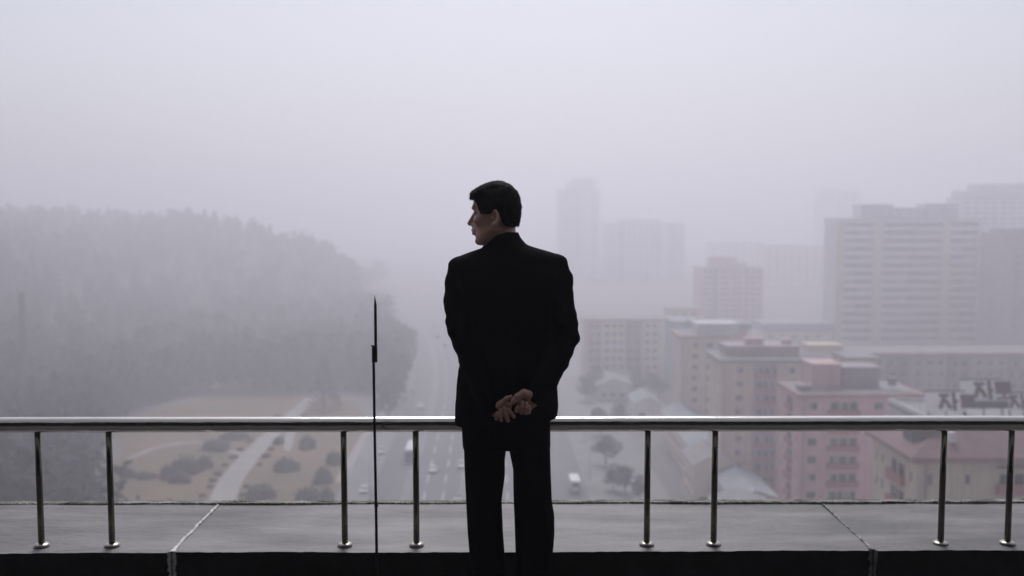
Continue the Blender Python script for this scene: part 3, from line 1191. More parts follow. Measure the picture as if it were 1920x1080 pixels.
gtree('pine', 1195, 748, 11.5, 'dark pointed evergreen in front of the cream block with two dark bays', sw=1.25)
gtree('pine', 608, 765, 16, 'tall pointed pine rising alone above the far park path', sw=1.6)
for (px, py, h), lb in zip([(728, 790, 15), (742, 760, 17), (752, 728, 18), (745, 705, 19), (762, 690, 17), (735, 680, 19)],
                           ['street tree nearest the railing on the left kerb of the avenue', 'second street tree along the left kerb of the avenue',
                            'third street tree along the left kerb of the avenue', 'fourth street tree along the left kerb, half lost in fog',
                            'fifth street tree along the left kerb, faint in fog', 'farthest street tree still seen along the left kerb']):
    gtree('broad', px, py, h, lb, 'street trees along the left kerb', sw=.95)
for (px, py, h), lb in zip([(1136, 872, 9), (1150, 920, 6), (1172, 925, 6.5), (1200, 940, 6), (1128, 815, 9), (1160, 800, 8), (1100, 752, 9), (1118, 740, 10), (1235, 745, 8), (1222, 738, 9)],
                           ['dark street tree on the right pavement beside a white car', 'low street tree at the right kerb behind the white minibus',
                            'street tree by the right pavement beside the low shop row', 'street tree nearest the ledge on the right pavement',
                            'street tree on the right pavement just below the handrail', 'bushy street tree left of the long shop roof',
                            'faint street tree above the handrail near the far right kerb', 'farther faint street tree near the far right kerb',
                            'round tree right of the pointed evergreen', 'second round tree right of the pointed evergreen']):
    gtree('broad', px, py, h, lb, 'street trees along the right pavement', sw=1.05)

# shrubs in the park
sv = []
for i in range(5):
    rg = np.random.default_rng(300 + i)
    m_ = MB()
    pts = []
    for k in range(900):
        v = rg.normal(size=3)
        v /= np.linalg.norm(v)
        v *= rg.uniform(.5, 1.0) ** .4 * (1 + .16 * math.sin(3 * math.atan2(v[1], v[0]) + i))
        if v[2] < -.1:
            v[2] = -.1 - .3 * v[2] * .2
        pts.append((v[0], v[1], max(0.0, .08 + .9 * v[2])))
    nu, nv = 22, 9
    n0 = len(m_.v)
    for jv in range(nv + 1):
        ph_ = math.pi / 2 * jv / nv
        for iu in range(nu):
            th = 2 * math.pi * iu / nu
            rr = .86 * (1 + .10 * math.sin(3 * th + i) + .07 * math.sin(7 * th + jv * 2 + i)) + rg.uniform(-.05, .05)
            m_.v.append((rr * math.cos(th) * math.cos(ph_) ** .7, rr * math.sin(th) * math.cos(ph_) ** .7, .86 * math.sin(ph_) + rg.uniform(-.04, .04)))
    for jv in range(nv):
        for iu in range(nu):
            q_ = (iu + 1) % nu
            m_.f.append((n0 + jv * nu + iu, n0 + jv * nu + q_, n0 + (jv + 1) * nu + q_, n0 + (jv + 1) * nu + iu))
            m_.m.append(0)
    add_leaves(m_, pts, 1.0, 1.0, .075, rg)
    sv.append(m_.mesh('shrub', M_fol[2]))


def shrub(px, py, wpx, hpx, label, i, group='clipped shrubs on the park lawn', ry=0.75):
    p = gnd(px, py + hpx * .45)
    k = p.y / F
    rx = wpx * k / 2
    hh = max(1.0, hpx * k * .80)
    o_ = bpy.data.objects.new('shrub', sv[i % 5])
    o_.location = (p.x, p.y + rx * ry * .5, ZG + .03)
    o_.scale = (rx, rx * ry, hh)
    o_.rotation_euler.z = random.uniform(-.35, .35)
    link(o_)
    tag(o_, label, 'shrub', group)
    return o_


SH = [(345, 872, 62, 42, 'large irregular shrub left of the park path'), (312, 884, 36, 36, 'shrub joined to the left end of the large irregular one'),
      (381, 866, 34, 30, 'shrub at the right end of the large irregular one'), (335, 895, 46, 26, 'low shrub in front of the large irregular one'),
      (403, 834, 60, 26, 'flat oval shrub high on the lawn left of the path'), (436, 817, 56, 18, 'flat shrub just under the handrail left of the path'),
      (533, 870, 54, 32, 'round shrub right of the path at mid lawn'), (484, 922, 62, 34, 'long shrub lying at the right edge of the path'),
      (604, 890, 40, 40, 'dark upright shrub near the right side of the lawn'), (578, 928, 58, 38, 'broad dark shrub against the ledge at lower right of lawn'),
      (625, 858, 36, 32, 'dark shrub beside the steel post at the lawn edge'), (574, 828, 34, 34, 'shrub just under the handrail right of the path'),
      (236, 887, 34, 22, 'small shrub at the wood edge on the left'), (318, 941, 18, 14, 'tiny shrub by the ledge left of the path'),
      (258, 932, 10, 12, 'tiny dark tuft on the bare lawn at left'), (270, 892, 44, 16, 'low flat shrub between wood edge and large shrub'),
      (520, 826, 22, 18, 'small shrub close to the path under the handrail'), (610, 925, 30, 30, 'dark shrub right of the broad one against the ledge')]
for i, (a, b, c, d, e) in enumerate(SH):
    shrub(a, b, c, d, e, i)
for i in range(4, len(mainpath) - 14, 3):        # little bushes lining the path
    for sgn in (-1, 1):
        v, w = mainpath[i]
        if random.random() < .22:
            continue
        o_ = bpy.data.objects.new('path_bush', sv[i % 5])
        o_.location = (v.x + sgn * (w * .62 + .6 + random.uniform(-.3, .5)), v.y + random.uniform(-1, 1), ZG + .03)
        s_ = random.uniform(.65, 1.25)
        o_.scale = (s_, s_, s_ * .9)
        link(o_)
        tag(o_, 'one of the small round bushes lining the %s edge of the paved park path' % ('left' if sgn < 0 else 'right'), 'bush', 'small bushes lining the park path')

# the wood on the hill: one mass
fm_ = MB()
rgf = np.random.default_rng(77)
vert_l, face_l = [], []
templ = []
for i in range(6):
    rg = np.random.default_rng(500 + i)
    kind = 'pine' if i % 3 == 0 else 'broad'
    m_ = MB()
    n_ = 210
    add_leaves(m_, crown_verts(kind, n_, rg, .6), .34 if kind == 'broad' else .25, 1.0, .055, rg)
    templ.append(np.array(m_.v).reshape(-1, 4, 3))
V4 = []
cnt = 0
for tries in range(16000):
    Y = rgf.uniform(95, 900)
    xm = float(np.interp(Y, [0, 100, 150, 210, 255, 300, 332], [-34, -42, -62, -87, -104, -113, -104]))
    if Y > 332:
        xm = max(xm, road_c(Y) - HWL - 10)
    X = xm - rgf.uniform(0, 1) ** 1.2 * (70 + Y * 1.0)
    u = X / Y
    if u < -1.0 or u > 0.0 or (u < -0.6 and rgf.uniform() < .4):
        continue
    dens = 1.0 if Y < 420 else .75
    if rgf.uniform() > dens:
        continue
    h_ = rgf.uniform(8, 12) if rgf.uniform() < .6 else rgf.uniform(12, 19)
    r_ = h_ * rgf.uniform(.26, .38)
    z_ = ZG + max(hill_h(X, Y), 0) - .5
    T = templ[rgf.integers(6)]
    a = rgf.uniform(0, 6.283)
    ca, sa = math.cos(a), math.sin(a)
    Q = T.copy()
    x_, y_ = Q[..., 0].copy(), Q[..., 1].copy()
    r_ = h_ * rgf.uniform(.9, 1.35)
    Q[..., 0] = X + r_ * (ca * x_ - sa * y_)
    Q[..., 1] = Y + r_ * (sa * x_ + ca * y_)
    Q[..., 2] = z_ + h_ * Q[..., 2]
    V4.append(Q)
    cnt += 1
    if cnt >= 5000:
        break
VV = np.concatenate(V4).reshape(-1, 3)
me = bpy.data.meshes.new('wood')
me.vertices.add(len(VV))
me.vertices.foreach_set('co', VV.astype(np.float32).ravel())
me.loops.add(len(VV))
me.loops.foreach_set('vertex_index', np.arange(len(VV), dtype=np.int32))
me.polygons.add(len(VV) // 4)
me.polygons.foreach_set('loop_start', np.arange(0, len(VV), 4, dtype=np.int32))
mf = mat('foliage_wood', (0.036, 0.040, 0.030), 0.9, col2=(0.016, 0.021, 0.017), scale=0.11)
me.materials.append(mf)
me.update(calc_edges=True)
wood = obj('hillside_wood', me)
tag(wood, 'dark wooded hillside fading into fog on the left', 'wood', kind='stuff')

# slim chimney on the hill
p = at(42, 600, 290)
ch = MB()
ch.lathe([(1.05, -22), (.95, -4), (.85, 7.2), (1.0, 7.3), (1.0, 7.9), (.7, 7.9)], 16)
tag(ch.build('chimney_stack', mat('old_concrete', (.16, .15, .14), .9, var=.2, scale=.5), loc=(p.x, p.y, p.z), smooth=False), 'slim grey chimney standing out of the wooded hillside', 'chimney')

# ------------------------------------------------------------------ buildings
M_glass = mat('window_glass', (0.035, 0.040, 0.045), 0.12, spec=0.6)
M_glass2 = mat('window_glass_pale', (0.10, 0.11, 0.12), 0.15, spec=0.6)
M_curt = mat('curtain', (0.34, 0.33, 0.31), 0.9)
M_frame = mat('window_frame', (0.42, 0.43, 0.43), 0.6)
M_dark = mat('window_surround', (0.10, 0.10, 0.11), 0.6)
WALLS = {
    'cream': mat('wall_cream', (0.70, 0.60, 0.47), 0.85, var=0.12, scale=0.25, streak=0.22),
    'pink': mat('wall_pink', (0.74, 0.47, 0.49), 0.85, var=0.12, scale=0.25, streak=0.18),
    'rose': mat('wall_rose', (0.62, 0.43, 0.43), 0.85, var=0.12, scale=0.25, streak=0.15),
    'pale': mat('wall_pale', (0.80, 0.71, 0.57), 0.85, var=0.10, scale=0.2, streak=0.15),
    'white': mat('wall_white', (0.84, 0.84, 0.85), 0.8, var=0.08, scale=0.2, streak=0.15),
    'grey': mat('wall_grey', (0.66, 0.66, 0.67), 0.85, var=0.12, scale=0.2, streak=0.15),
    'mauve': mat('wall_mauve', (0.38, 0.33, 0.37), 0.85, var=0.12, scale=0.2, streak=0.15),
    'teal': mat('wall_teal', (0.36, 0.45, 0.46), 0.8, var=0.10, scale=0.3),
    'taupe': mat('wall_taupe', (0.44, 0.40, 0.35), 0.85, var=0.12, scale=0.25, streak=0.2),
    'dusk': mat('wall_dusk', (0.27, 0.235, 0.265), 0.85, var=0.12, scale=0.25, streak=0.15),
    'plum': mat('wall_plum', (0.36, 0.25, 0.28), 0.85, var=0.12, scale=0.2),
}
M_red = mat('balcony_red', (0.40, 0.17, 0.17), 0.8, var=0.2, scale=0.8)
M_rtile = mat('roof_pink_tile', (0.17, 0.092, 0.098), 0.8, var=0.25, scale=0.5, bump=0.02, bscale=3)
M_rgrey = mat('roof_grey', (0.25, 0.25, 0.26), 0.85, var=0.25, scale=0.25)
M_rblue = mat('roof_blue_grey', (0.25, 0.285, 0.31), 0.7, var=0.2, scale=0.3)
M_corn = mat('cornice_rose', (0.36, 0.22, 0.20), 0.8, var=0.2, scale=0.6)
M_cgrey = mat('cornice_grey', (0.27, 0.25, 0.25), 0.85, var=0.2, scale=0.6)

WIN = {}


def win_mesh(w, h, mull=1, dark=False):
    var_ = random.choice((0, 0, 1, 2, 3))
    key = (round(w, 2), round(h, 2), mull, dark, var_)
    if key not in WIN:
        m_ = MB()
        t = .09
        m_.box(0, w, .10, .13, 0, h, 1)
        m_.box(0, t, 0, .1, 0, h)
        m_.box(w - t, w, 0, .1, 0, h)
        m_.box(t, w - t, 0, .1, 0, t)
        m_.box(t, w - t, 0, .1, h - t, h)
        for i in range(mull):
            x = w * (i + 1) / (mull + 1)
            m_.box(x - .04, x + .04, .01, .1, t, h - t)
        if var_ in (1, 2):                    # drawn curtains behind part of the glass
            c0, c1 = ((t, w * .42), (w * .5, w - t))[var_ - 1]
            m_.box(c0, c1, .09, .098, t, h - t, 2)
        WIN[key] = m_.mesh('window', [M_dark if dark else M_frame, M_glass if var_ != 3 else M_glass2, M_curt])
    return WIN[key]


BALC = {}


def balc_mesh(w, h, d, mtl):
    key = (round(w, 2), round(h, 2), round(d, 2), mtl.name)
    if key not in BALC:
        m_ = MB()
        m_.box(0, w, -d, 0.0, 0, .16)
        m_.box(0, w, -d, -d + .12, .16, h)
        m_.box(0, .12, -d + .12, 0.0, .16, h)
        m_.box(w - .12, w, -d + .12, 0.0, .16, h)
        m_.box(-.05, w + .05, -d - .05, -d + .17, h, h + .08)
        BALC[key] = m_.mesh('balcony', mtl)
    return BALC[key]


def facade(mb, w, z0, z1, ops, tf, depth=.28):
    """wall of width w from z0 to z1 with real openings; tf maps (u, out, z) into the building's frame"""
    us = sorted({0.0, w} | {round(o_[0], 3) for o_ in ops} | {round(o_[1], 3) for o_ in ops})
    zs = sorted({z0, z1} | {round(o_[2], 3) for o_ in ops} | {round(o_[3], 3) for o_ in ops})
    us = [u for u in us if 0 <= u <= w]
    zs = [z for z in zs if z0 <= z <= z1]
    for i in range(len(us) - 1):
        run = None
        for j in range(len(zs) - 1):
            uc, zc = (us[i] + us[i + 1]) / 2, (zs[j] + zs[j + 1]) / 2
            hole = any(o_[0] < uc < o_[1] and o_[2] < zc < o_[3] for o_ in ops)
            if not hole and run is None:
                run = zs[j]
            if hole and run is not None:
                mb.quad(tf(us[i], 0, run), tf(us[i + 1], 0, run), tf(us[i + 1], 0, zs[j]), tf(us[i], 0, zs[j]))
                run = None
        if run is not None:
            mb.quad(tf(us[i], 0, run), tf(us[i + 1], 0, run), tf(us[i + 1], 0, zs[-1]), tf(us[i], 0, zs[-1]))
    for o_ in ops:
        a, b, c, d = o_[:4]
        D_ = -depth
        mb.quad(tf(a, 0, c), tf(b, 0, c), tf(b, D_, c), tf(a, D_, c))
        mb.quad(tf(a, D_, d), tf(b, D_, d), tf(b, 0, d), tf(a, 0, d))
        mb.quad(tf(a, 0, d), tf(a, D_, d), tf(a, D_, c), tf(a, 0, c))
        mb.quad(tf(b, D_, d), tf(b, 0, d), tf(b, 0, c), tf(b, D_, c))
        mb.quad(tf(a, D_, c), tf(b, D_, c), tf(b, D_, d), tf(a, D_, d))


def bld(name, label, x0, x1, y0, dep, ztop, wall='cream', fh=2.9, front=(), left=(), fb=(), lb=(), nfl=8, first=.0,
        roof='flat', over=.5, cor=None, cat='apartment block', group='apartment blocks along the avenue', bays=(), rmat=None, corh=.5, parapet=0.0):
    """front/left: (u0, u1, v0, v1, mullions) per storey, u from the left end of the front / from the near corner of the left side;
    fb/lb: balconies (u0, u1, height, reach, material); bays: coloured projecting bays (u0, u1, reach, wall, windows)"""
    E = empty(name, (x0, y0, ZG), label, cat, group)
    w, H = x1 - x0, ztop - ZG
    mb = MB()
    fl_top = [H - first - fh * (k + 1) for k in range(nfl)]
    fl_top = [z for z in fl_top if z > 0.5]
    fo_ = [(a, b, z + c, z + d, mu) for z in fl_top for (a, b, c, d, mu) in front]
    lo_ = [(a, b, z + c, z + d, mu) for z in fl_top for (a, b, c, d, mu) in left]
    tfF = lambda u, o_, z: (u, -o_, z)
    tfL = lambda u, o_, z: (-o_, dep - u, z)          # u measured from the far end so that it faces outwards
    loL = [(dep - b, dep - a, c, d, mu) for (a, b, c, d, mu) in lo_]
    facade(mb, w, 0, H, fo_, tfF)
    facade(mb, dep, 0, H, loL, tfL)
    mb.quad((w, 0, 0), (w, dep, 0), (w, dep, H), (w, 0, H))
    mb.quad((w, dep, 0), (0, dep, 0), (0, dep, H), (w, dep, H))
    mb.build('wall', WALLS[wall], E)
    for (a, b, c, d, mu) in fo_:
        obj('window', win_mesh(b - a - .02, d - c - .02, mu), E, (a + .01, .12, c + .01))
    for (a, b, c, d, mu) in lo_:
        q = obj('window', win_mesh(b - a - .02, d - c - .02, mu), E, (.12, b - .01, c + .01))
        q.rotation_euler.z = -math.pi / 2
    for z in fl_top:
        for (a, b, h_, d_, mt) in fb:
            obj('balcony', balc_mesh(b - a, h_, d_, mt), E, (a, -.004, z - .12))
        for (a, b, h_, d_, mt) in lb:
            q = obj('balcony', balc_mesh(b - a, h_, d_, mt), E, (-.004, b, z - .12))
            q.rotation_euler.z = -math.pi / 2
    for (a, b, reach, wl_, wins) in bays:
        bm_ = MB()
        ops = [(u0 - a, u1 - a, z + c, z + d, mu) for z in fl_top for (u0, u1, c, d, mu) in wins]
        facade(bm_, b - a, 0, H - .15, ops, lambda u, o_, z: (a + u, -reach - o_, z), .2)
        bm_.quad((a, -.002, 0), (a, -reach, 0), (a, -reach, H - .15), (a, -.002, H - .15))
        bm_.quad((b, -reach, 0), (b, -.002, 0), (b, -.002, H - .15), (b, -reach, H - .15))
        bm_.quad((a, -reach, H - .15), (b, -reach, H - .15), (b, -.002, H - .15), (a, -.002, H - .15))
        by = bm_.build('bay', WALLS[wl_], E)
        for (u0, u1, c, d, mu) in ops:
            obj('window', win_mesh(u1 - u0 - .02, d - c - .02, mu), by, (a + u0 + .01, -reach + .06, c + .01))
    if nfl >= 5 and y0 < 300:                 # rain pipes down the front
        for u in (w * .03 + .15, w * .97 - .15):
            d_ = MB()
            d_.tube([(u, -.10, 0), (u, -.10, H - .2)], [.07, .07], 8)
            d_.build('drainpipe', M_cgrey, E)
        for q_ in range(3):                   # aerials
            xx, yy, hh_ = random.uniform(1, w - 1), random.uniform(1, dep - 1), random.uniform(1.6, 3.2)
            if roof == 'hip':
                continue
            a_ = MB()
            zb = H + corh
            a_.tube([(xx, yy, zb), (xx, yy, zb + hh_)], [.03, .02], 6)
            for r_k in range(3):
                a_.tube([(xx - .5 + .1 * r_k, yy, zb + hh_ - .15 - .25 * r_k), (xx + .5 - .1 * r_k, yy, zb + hh_ - .15 - .25 * r_k)], [.015, .015], 5)
            a_.build('aerial', M_dark, E)
    cm_ = cor or M_cgrey
    c_ = MB()
    o_ = over
    c_.box(-o_, w + o_, -o_, dep + o_, H + .002, H + corh)
    c_.build('cornice', cm_, E)
    if roof == 'hip':
        r_ = MB()
        e = o_ + .12
        zz = H + corh + .004
        rh = min(w, dep) * .23
        ins = min(w, dep) * .5 + e
        A_ = [(-e, -e, zz), (w + e, -e, zz), (w + e, dep + e, zz), (-e, dep + e, zz)]
        if w >= dep:
            R0, R1 = (-e + ins, dep / 2, zz + rh), (w + e - ins, dep / 2, zz + rh)
            r_.quad(A_[0], A_[1], R1, R0)
            r_.tri(A_[1], A_[2], R1)
            r_.quad(A_[2], A_[3], R0, R1)
            r_.tri(A_[3], A_[0], R0)
        else:
            R0, R1 = (w / 2, -e + ins, zz + rh), (w / 2, dep + e - ins, zz + rh)
            r_.tri(A_[0], A_[1], R0)
            r_.quad(A_[1], A_[2], R1, R0)
            r_.tri(A_[2], A_[3], R1)
            r_.quad(A_[3], A_[0], R0, R1)
        r_.quad(A_[3], A_[2], A_[1], A_[0])
        r_.build('roof', rmat or M_rtile, E)
    else:
        r_ = MB()
        r_.box(.3, w - .3, .3, dep - .3, H + corh + .004, H + corh + .06)
        r_.build('roof', rmat or M_rgrey, E)
        if parapet:
            p_ = MB()
            t = .25
            z0_, z1_ = H + corh + .004, H + corh + parapet
            p_.box(0, w, 0, t, z0_, z1_)
            p_.box(0, t, t, dep, z0_, z1_)
            p_.box(w - t, w, t, dep, z0_, z1_)
            p_.box(t, w - t, dep - t, dep, z0_, z1_)
            p_.build('parapet', WALLS[wall], E)
    return E


def rooftop(E, name, x0, x1, y0, y1, h, mtl, cap=True):
    """a box on the roof of E, with a cap slab"""
    top_z = max((c.location.z + max(v.co.z for v in c.data.vertices)) for c in E.children if c.name.startswith(('roof', 'cornice')))
    m_ = MB()
    m_.box(x0, x1, y0, y1, top_z - .3, top_z + h)
    if cap:
        m_.box(x0 - .2, x1 + .2, y0 - .2, y1 + .2, top_z + h + .003, top_z + h + .22)
    return m_.build(name, mtl, E)


# 1 cream corner house with the pink tiled roof, nearest on the right
Y = 102.0
x0 = AX(1719, Y, 855)
E1 = bld('apartment_block', 'cream corner block with pink tiled roof and red balconies, nearest at right', x0, x0 + 27, Y, 12.0, AZ(866, Y), 'cream', 2.9,
         front=[(1.2, 1.75, .75, 1.9, 0), (5.1, 5.6, .8, 1.9, 0), (8.6, 9.9, .55, 1.95, 0), (10.15, 11.4, .55, 1.95, 0), (11.65, 12.9, .55, 1.95, 0), (16, 16.6, .8, 1.9, 0), (19.5, 20.8, .55, 1.95, 0), (21.05, 22.3, .55, 1.95, 0)],
         left=[(1.0, 1.6, .8, 1.9, 0), (3.0, 4.7, .5, 2.1, 0), (4.9, 6.6, .5, 2.1, 0), (8.8, 9.5, .8, 1.9, 0), (10.6, 11.2, .8, 1.9, 0)],
         fb=[(8.3, 13.2, 1.05, .7, M_red), (19.2, 22.6, 1.05, .7, M_red)], lb=[(2.8, 6.8, 1.05, .55, M_red)],
         nfl=6, first=.35, roof='hip', over=.75, cor=M_corn, corh=.55)
E1h = AZ(866, Y) - ZG
m = MB()
m.box(8.2, 13.3, -.9, -.004, E1h - .62, E1h - .45)
m.build('canopy', M_cgrey, E1)
m = MB()
m.box(4.0, 4.7, 1.6, 2.4, E1h + .8, E1h + 2.7)
m.build('roof_vent', WALLS['white'], E1)
m = MB()
m.box(.8, 3.9, 3.3, 5.6, E1h + 1.0, E1h + 3.1)
m.build('dormer', mat('dormer_dark', (.09, .085, .085), .8), E1)

# 2 flat roofed block that carries the slogan boards
Y2 = 132.0
x0 = AX(1742, Y2, 780)
zt2 = AZ(797, Y2)
E2 = bld('apartment_block', 'low grey block with red lettered roof boards, behind the pink tiled roof', x0, x0 + 22, Y2, 14, zt2, 'grey', 2.9,
         front=[(1.5 + 3.2 * k, 2.7 + 3.2 * k, .8, 2.1, 1) for k in range(6)], left=[(2, 3.2, .8, 2.1, 1), (7, 8.2, .8, 2.1, 1)], nfl=5, roof='flat', over=.2, parapet=.5)

# 3 pink block
Y = 160.0
x0 = AX(1500, Y, 740)
E3 = bld('apartment_block', 'pink block with red balcony bay, left of the nearest cream block', x0, x0 + 19.2, Y, 11.0, AZ(744, Y), 'pink', 2.9,
         front=[(1.4, 2.9, .75, 2.05, 1), (5.0, 6.3, .6, 2.1, 0), (6.5, 7.9, .6, 2.1, 0), (8.1, 9.4, .6, 2.1, 0), (12.0, 13.5, .8, 2.0, 1), (15.9, 17.3, .8, 2.0, 1)],
         left=[(1.2, 2.0, .8, 2.0, 0), (4.0, 7.2, .55, 2.1, 2), (9.0, 9.8, .8, 2.0, 0)],
         fb=[(4.6, 9.7, .95, .45, M_red)], lb=[(3.8, 7.4, .95, .5, M_red)], nfl=9, first=.1, roof='flat', over=.55, cor=M_corn, corh=.5)
rooftop(E3, 'stair_house', 3.2, 7.8, 4.0, 9.5, 3.9, WALLS['rose'])
rooftop(E3, 'machine_room', 8.6, 14.6, 5.2, 10.0, 3.2, WALLS['mauve'])
rooftop(E3, 'roof_vent', .6, 2.4, 2.0, 4.2, .7, M_cgrey)
rooftop(E3, 'roof_vent', 15.6, 16.6, 3.0, 4.0, .8, M_cgrey)

# 5 cream block with mauve recess
Y = 209.0
x0 = AX(1353, Y, 690)
E5 = bld('apartment_block', 'cream block with mauve balcony recess, just left of the pink block', x0, x0 + 17.5, Y, 13.0, AZ(680, Y), 'cream', 2.9,
         front=[(3.1, 4.6, .75, 2.1, 1), (13.9, 15.4, .75, 2.1, 1)], left=[(2.0, 2.9, .8, 2.0, 0), (6.0, 6.9, .8, 2.0, 0), (10, 10.9, .8, 2.0, 0)],
         bays=[(6.8, 11.6, .35, 'mauve', [(7.2, 8.7, .6, 2.1, 0), (8.9, 10.1, .6, 2.1, 0), (10.3, 11.4, .6, 2.1, 0)])],
         fb=[(7.0, 11.5, .8, .75, M_red)], nfl=11, first=.2, roof='flat', over=.7, cor=M_cgrey, corh=.7)
rooftop(E5, 'penthouse', 1.8, 17.2, 3.5, 11.5, 2.0, WALLS['mauve'])
rooftop(E5, 'chimney', 6.4, 10.2, 6.0, 7.6, 3.4, WALLS['rose'])
rooftop(E5, 'chimney', 14.4, 16.2, 6.0, 7.6, 3.2, WALLS['cream'])

# 6 farther cream-rose block
Y = 262.0
x0 = AX(1277, Y, 690)
E6 = bld('apartment_block', 'rose and cream block with two window columns, left of the mauve recess', x0, x0 + 12.0, Y, 14.0, AZ(634, Y), 'cream', 2.9,
         front=[(2.9, 4.5, .75, 2.1, 1), (6.6, 8.4, .7, 2.1, 1), (9.9, 11.0, .8, 2.0, 0)], left=[(2, 3, .8, 2, 0), (8, 9, .8, 2, 0)],
         bays=[], nfl=11, first=.4, roof='flat', over=.6, cor=M_corn, corh=.6)
rooftop(E6, 'penthouse', 4.6, 15.5, 3, 11, 2.6, WALLS['grey'])

# 8 cream block across the far side street
Y = 356.0
x0 = AX(1094, Y, 650)
E8 = bld('apartment_block', 'long pale cream block with two mauve bays, beyond the pointed evergreen', x0, x0 + 31, Y, 13.0, AZ(601, Y), 'pale', 2.92,
         front=[(u, u + 1.5, .8, 2.1, 1) for u in (7.6, 10.2, 12.6, 22.0, 24.6)], left=[(2, 3.4, .8, 2.1, 0), (7, 8.4, .8, 2.1, 0)],
         bays=[(1.6, 6.4, .5, 'rose', [(2.2, 3.6, .7, 2.0, 0), (4.4, 5.8, .7, 2.0, 0)]), (15.0, 20.4, .5, 'mauve', [(15.6, 17.2, .7, 2.0, 0), (18.2, 19.8, .7, 2.0, 0)])],
         nfl=8, first=.5, roof='flat', over=.6, cor=M_corn, corh=.5)

# 15 long mid-rise behind
Y = 256.0
x0 = AX(1592, Y, 690)
fr15, by15 = [], []
for k in range(4):
    u = 0.4 + k * 15.6
    fr15 += [(u + 1.2, u + 2.5, .8, 2.1, 1), (u + 4.2, u + 5.5, .8, 2.1, 1), (u + 7.0, u + 8.2, .8, 2.1, 1)]
    by15 += [(u + 9.3, u + 15.0, .45, 'dusk', [(u + 9.9, u + 11.6, .6, 2.1, 0), (u + 12.6, u + 14.4, .6, 2.1, 0)])]
E15 = bld('apartment_block', 'long cream and mauve mid-rise row behind the pink block at right', x0, x0 + 64, Y, 13.0, AZ(668, Y), 'taupe', 2.9,
          front=fr15, left=[(3, 4.2, .8, 2, 0), (8, 9.2, .8, 2, 0)], bays=by15, nfl=6, first=.3, roof='flat', over=.7, cor=M_corn, corh=.8, rmat=M_rgrey)
rooftop(E15, 'roof_plant_room', -9.5, -.6, 3, 9, 1.4, WALLS['cream'])

# small cream house between the pink block and the long row
Y = 205.0
x0 = AX(1588, Y, 690)
bld('apartment_block', 'small cream house peeping over the roof of the pink block', x0, x0 + 6.4, Y, 9, AZ(674, Y), 'cream', 2.9,
    front=[(1.2, 2.2, .8, 2.0, 0), (3.8, 4.8, .8, 2.0, 0)], left=[(3, 4, .8, 2, 0)], nfl=4, first=.1, over=.4, corh=.35)

# 7 faint pink tower block
Y = 520.0
x0 = AX(1312, Y, 520)
E7 = bld('apartment_block', 'faint pink tower block with stepped roof above the handrail at centre right', x0, AX(1432, Y, 520), Y, 18, AZ(503, Y), 'pink', 2.9,
         front=[(u, u + 1.6, .8, 2.1, 0) for u in (2.4, 4.6, 10.8, 13, 17.2, 20, 23.5, 27, 30)], left=[(4, 5, .8, 2, 0), (10, 11, .8, 2, 0)],
         bays=[(6.4, 9.6, .4, 'mauve', [(7.0, 9.0, .7, 2.0, 0)]), (14.6, 16.4, .35, 'rose', [])], nfl=13, first=.4, over=.3, corh=.4, cat='tower block', group='far tower blocks')
rooftop(E7, 'machine_room', 6.5, 20.0, 5, 12, 5.0, WALLS['pink'])
rooftop(E7, 'machine_room', 20.3, 25.6, 5, 12, 2.1, WALLS['pink'])

# 9 tall pale tower far left of the group
Y = 900.0
x0 = AX(1046, Y, 500)
w9 = AX(1124, Y, 500) - x0
E9 = bld('tower_block', 'tallest pale tower just right of the man, nearly lost in fog', x0, x0 + w9, Y, 26, AZ(357, Y), 'grey', 3.1,
         front=[(u, u + 2.6, .7, 2.1, 1) for u in (2, 6.5, 11, 16, 30.5, 33.6)], left=[(4, 6, .7, 2.1, 0), (12, 14, .7, 2.1, 0)],
         bays=[(22.6, 28.6, 1.2, 'white', [])], nfl=26, first=1, over=.2, corh=.8, cat='tower block', group='far tower blocks')
rooftop(E9, 'crown', 12.5, 34, 4, 20, 10.2, WALLS['grey'])
rooftop(E9, 'crown_step', 8.0, 12.2, 5, 19, 6.0, WALLS['grey'])
# 10 wide pale slab beside it
Y = 860.0
x0 = AX(1132, Y, 500)
w10 = AX(1284, Y, 500) - x0
E10 = bld('tower_block', 'wide faint slab block right of the tallest pale tower', x0, x0 + w10, Y, 22, AZ(420, Y), 'grey', 3.1,
          front=[(u, u + 2.6, .7, 2.1, 1) for u in (4, 8, 20, 25, 30, 35, 40, 45, 57, 61, 65)], left=[(4, 6, .7, 2.1, 0)],
          bays=[(12.0, 17.5, .9, 'mauve', []), (49, 53.5, .9, 'white', [])], nfl=22, first=.5, over=.3, corh=.6, cat='tower block', group='far tower blocks')
rooftop(E10, 'machine_room', 13, 48, 4, 15, 3.4, WALLS['grey'])
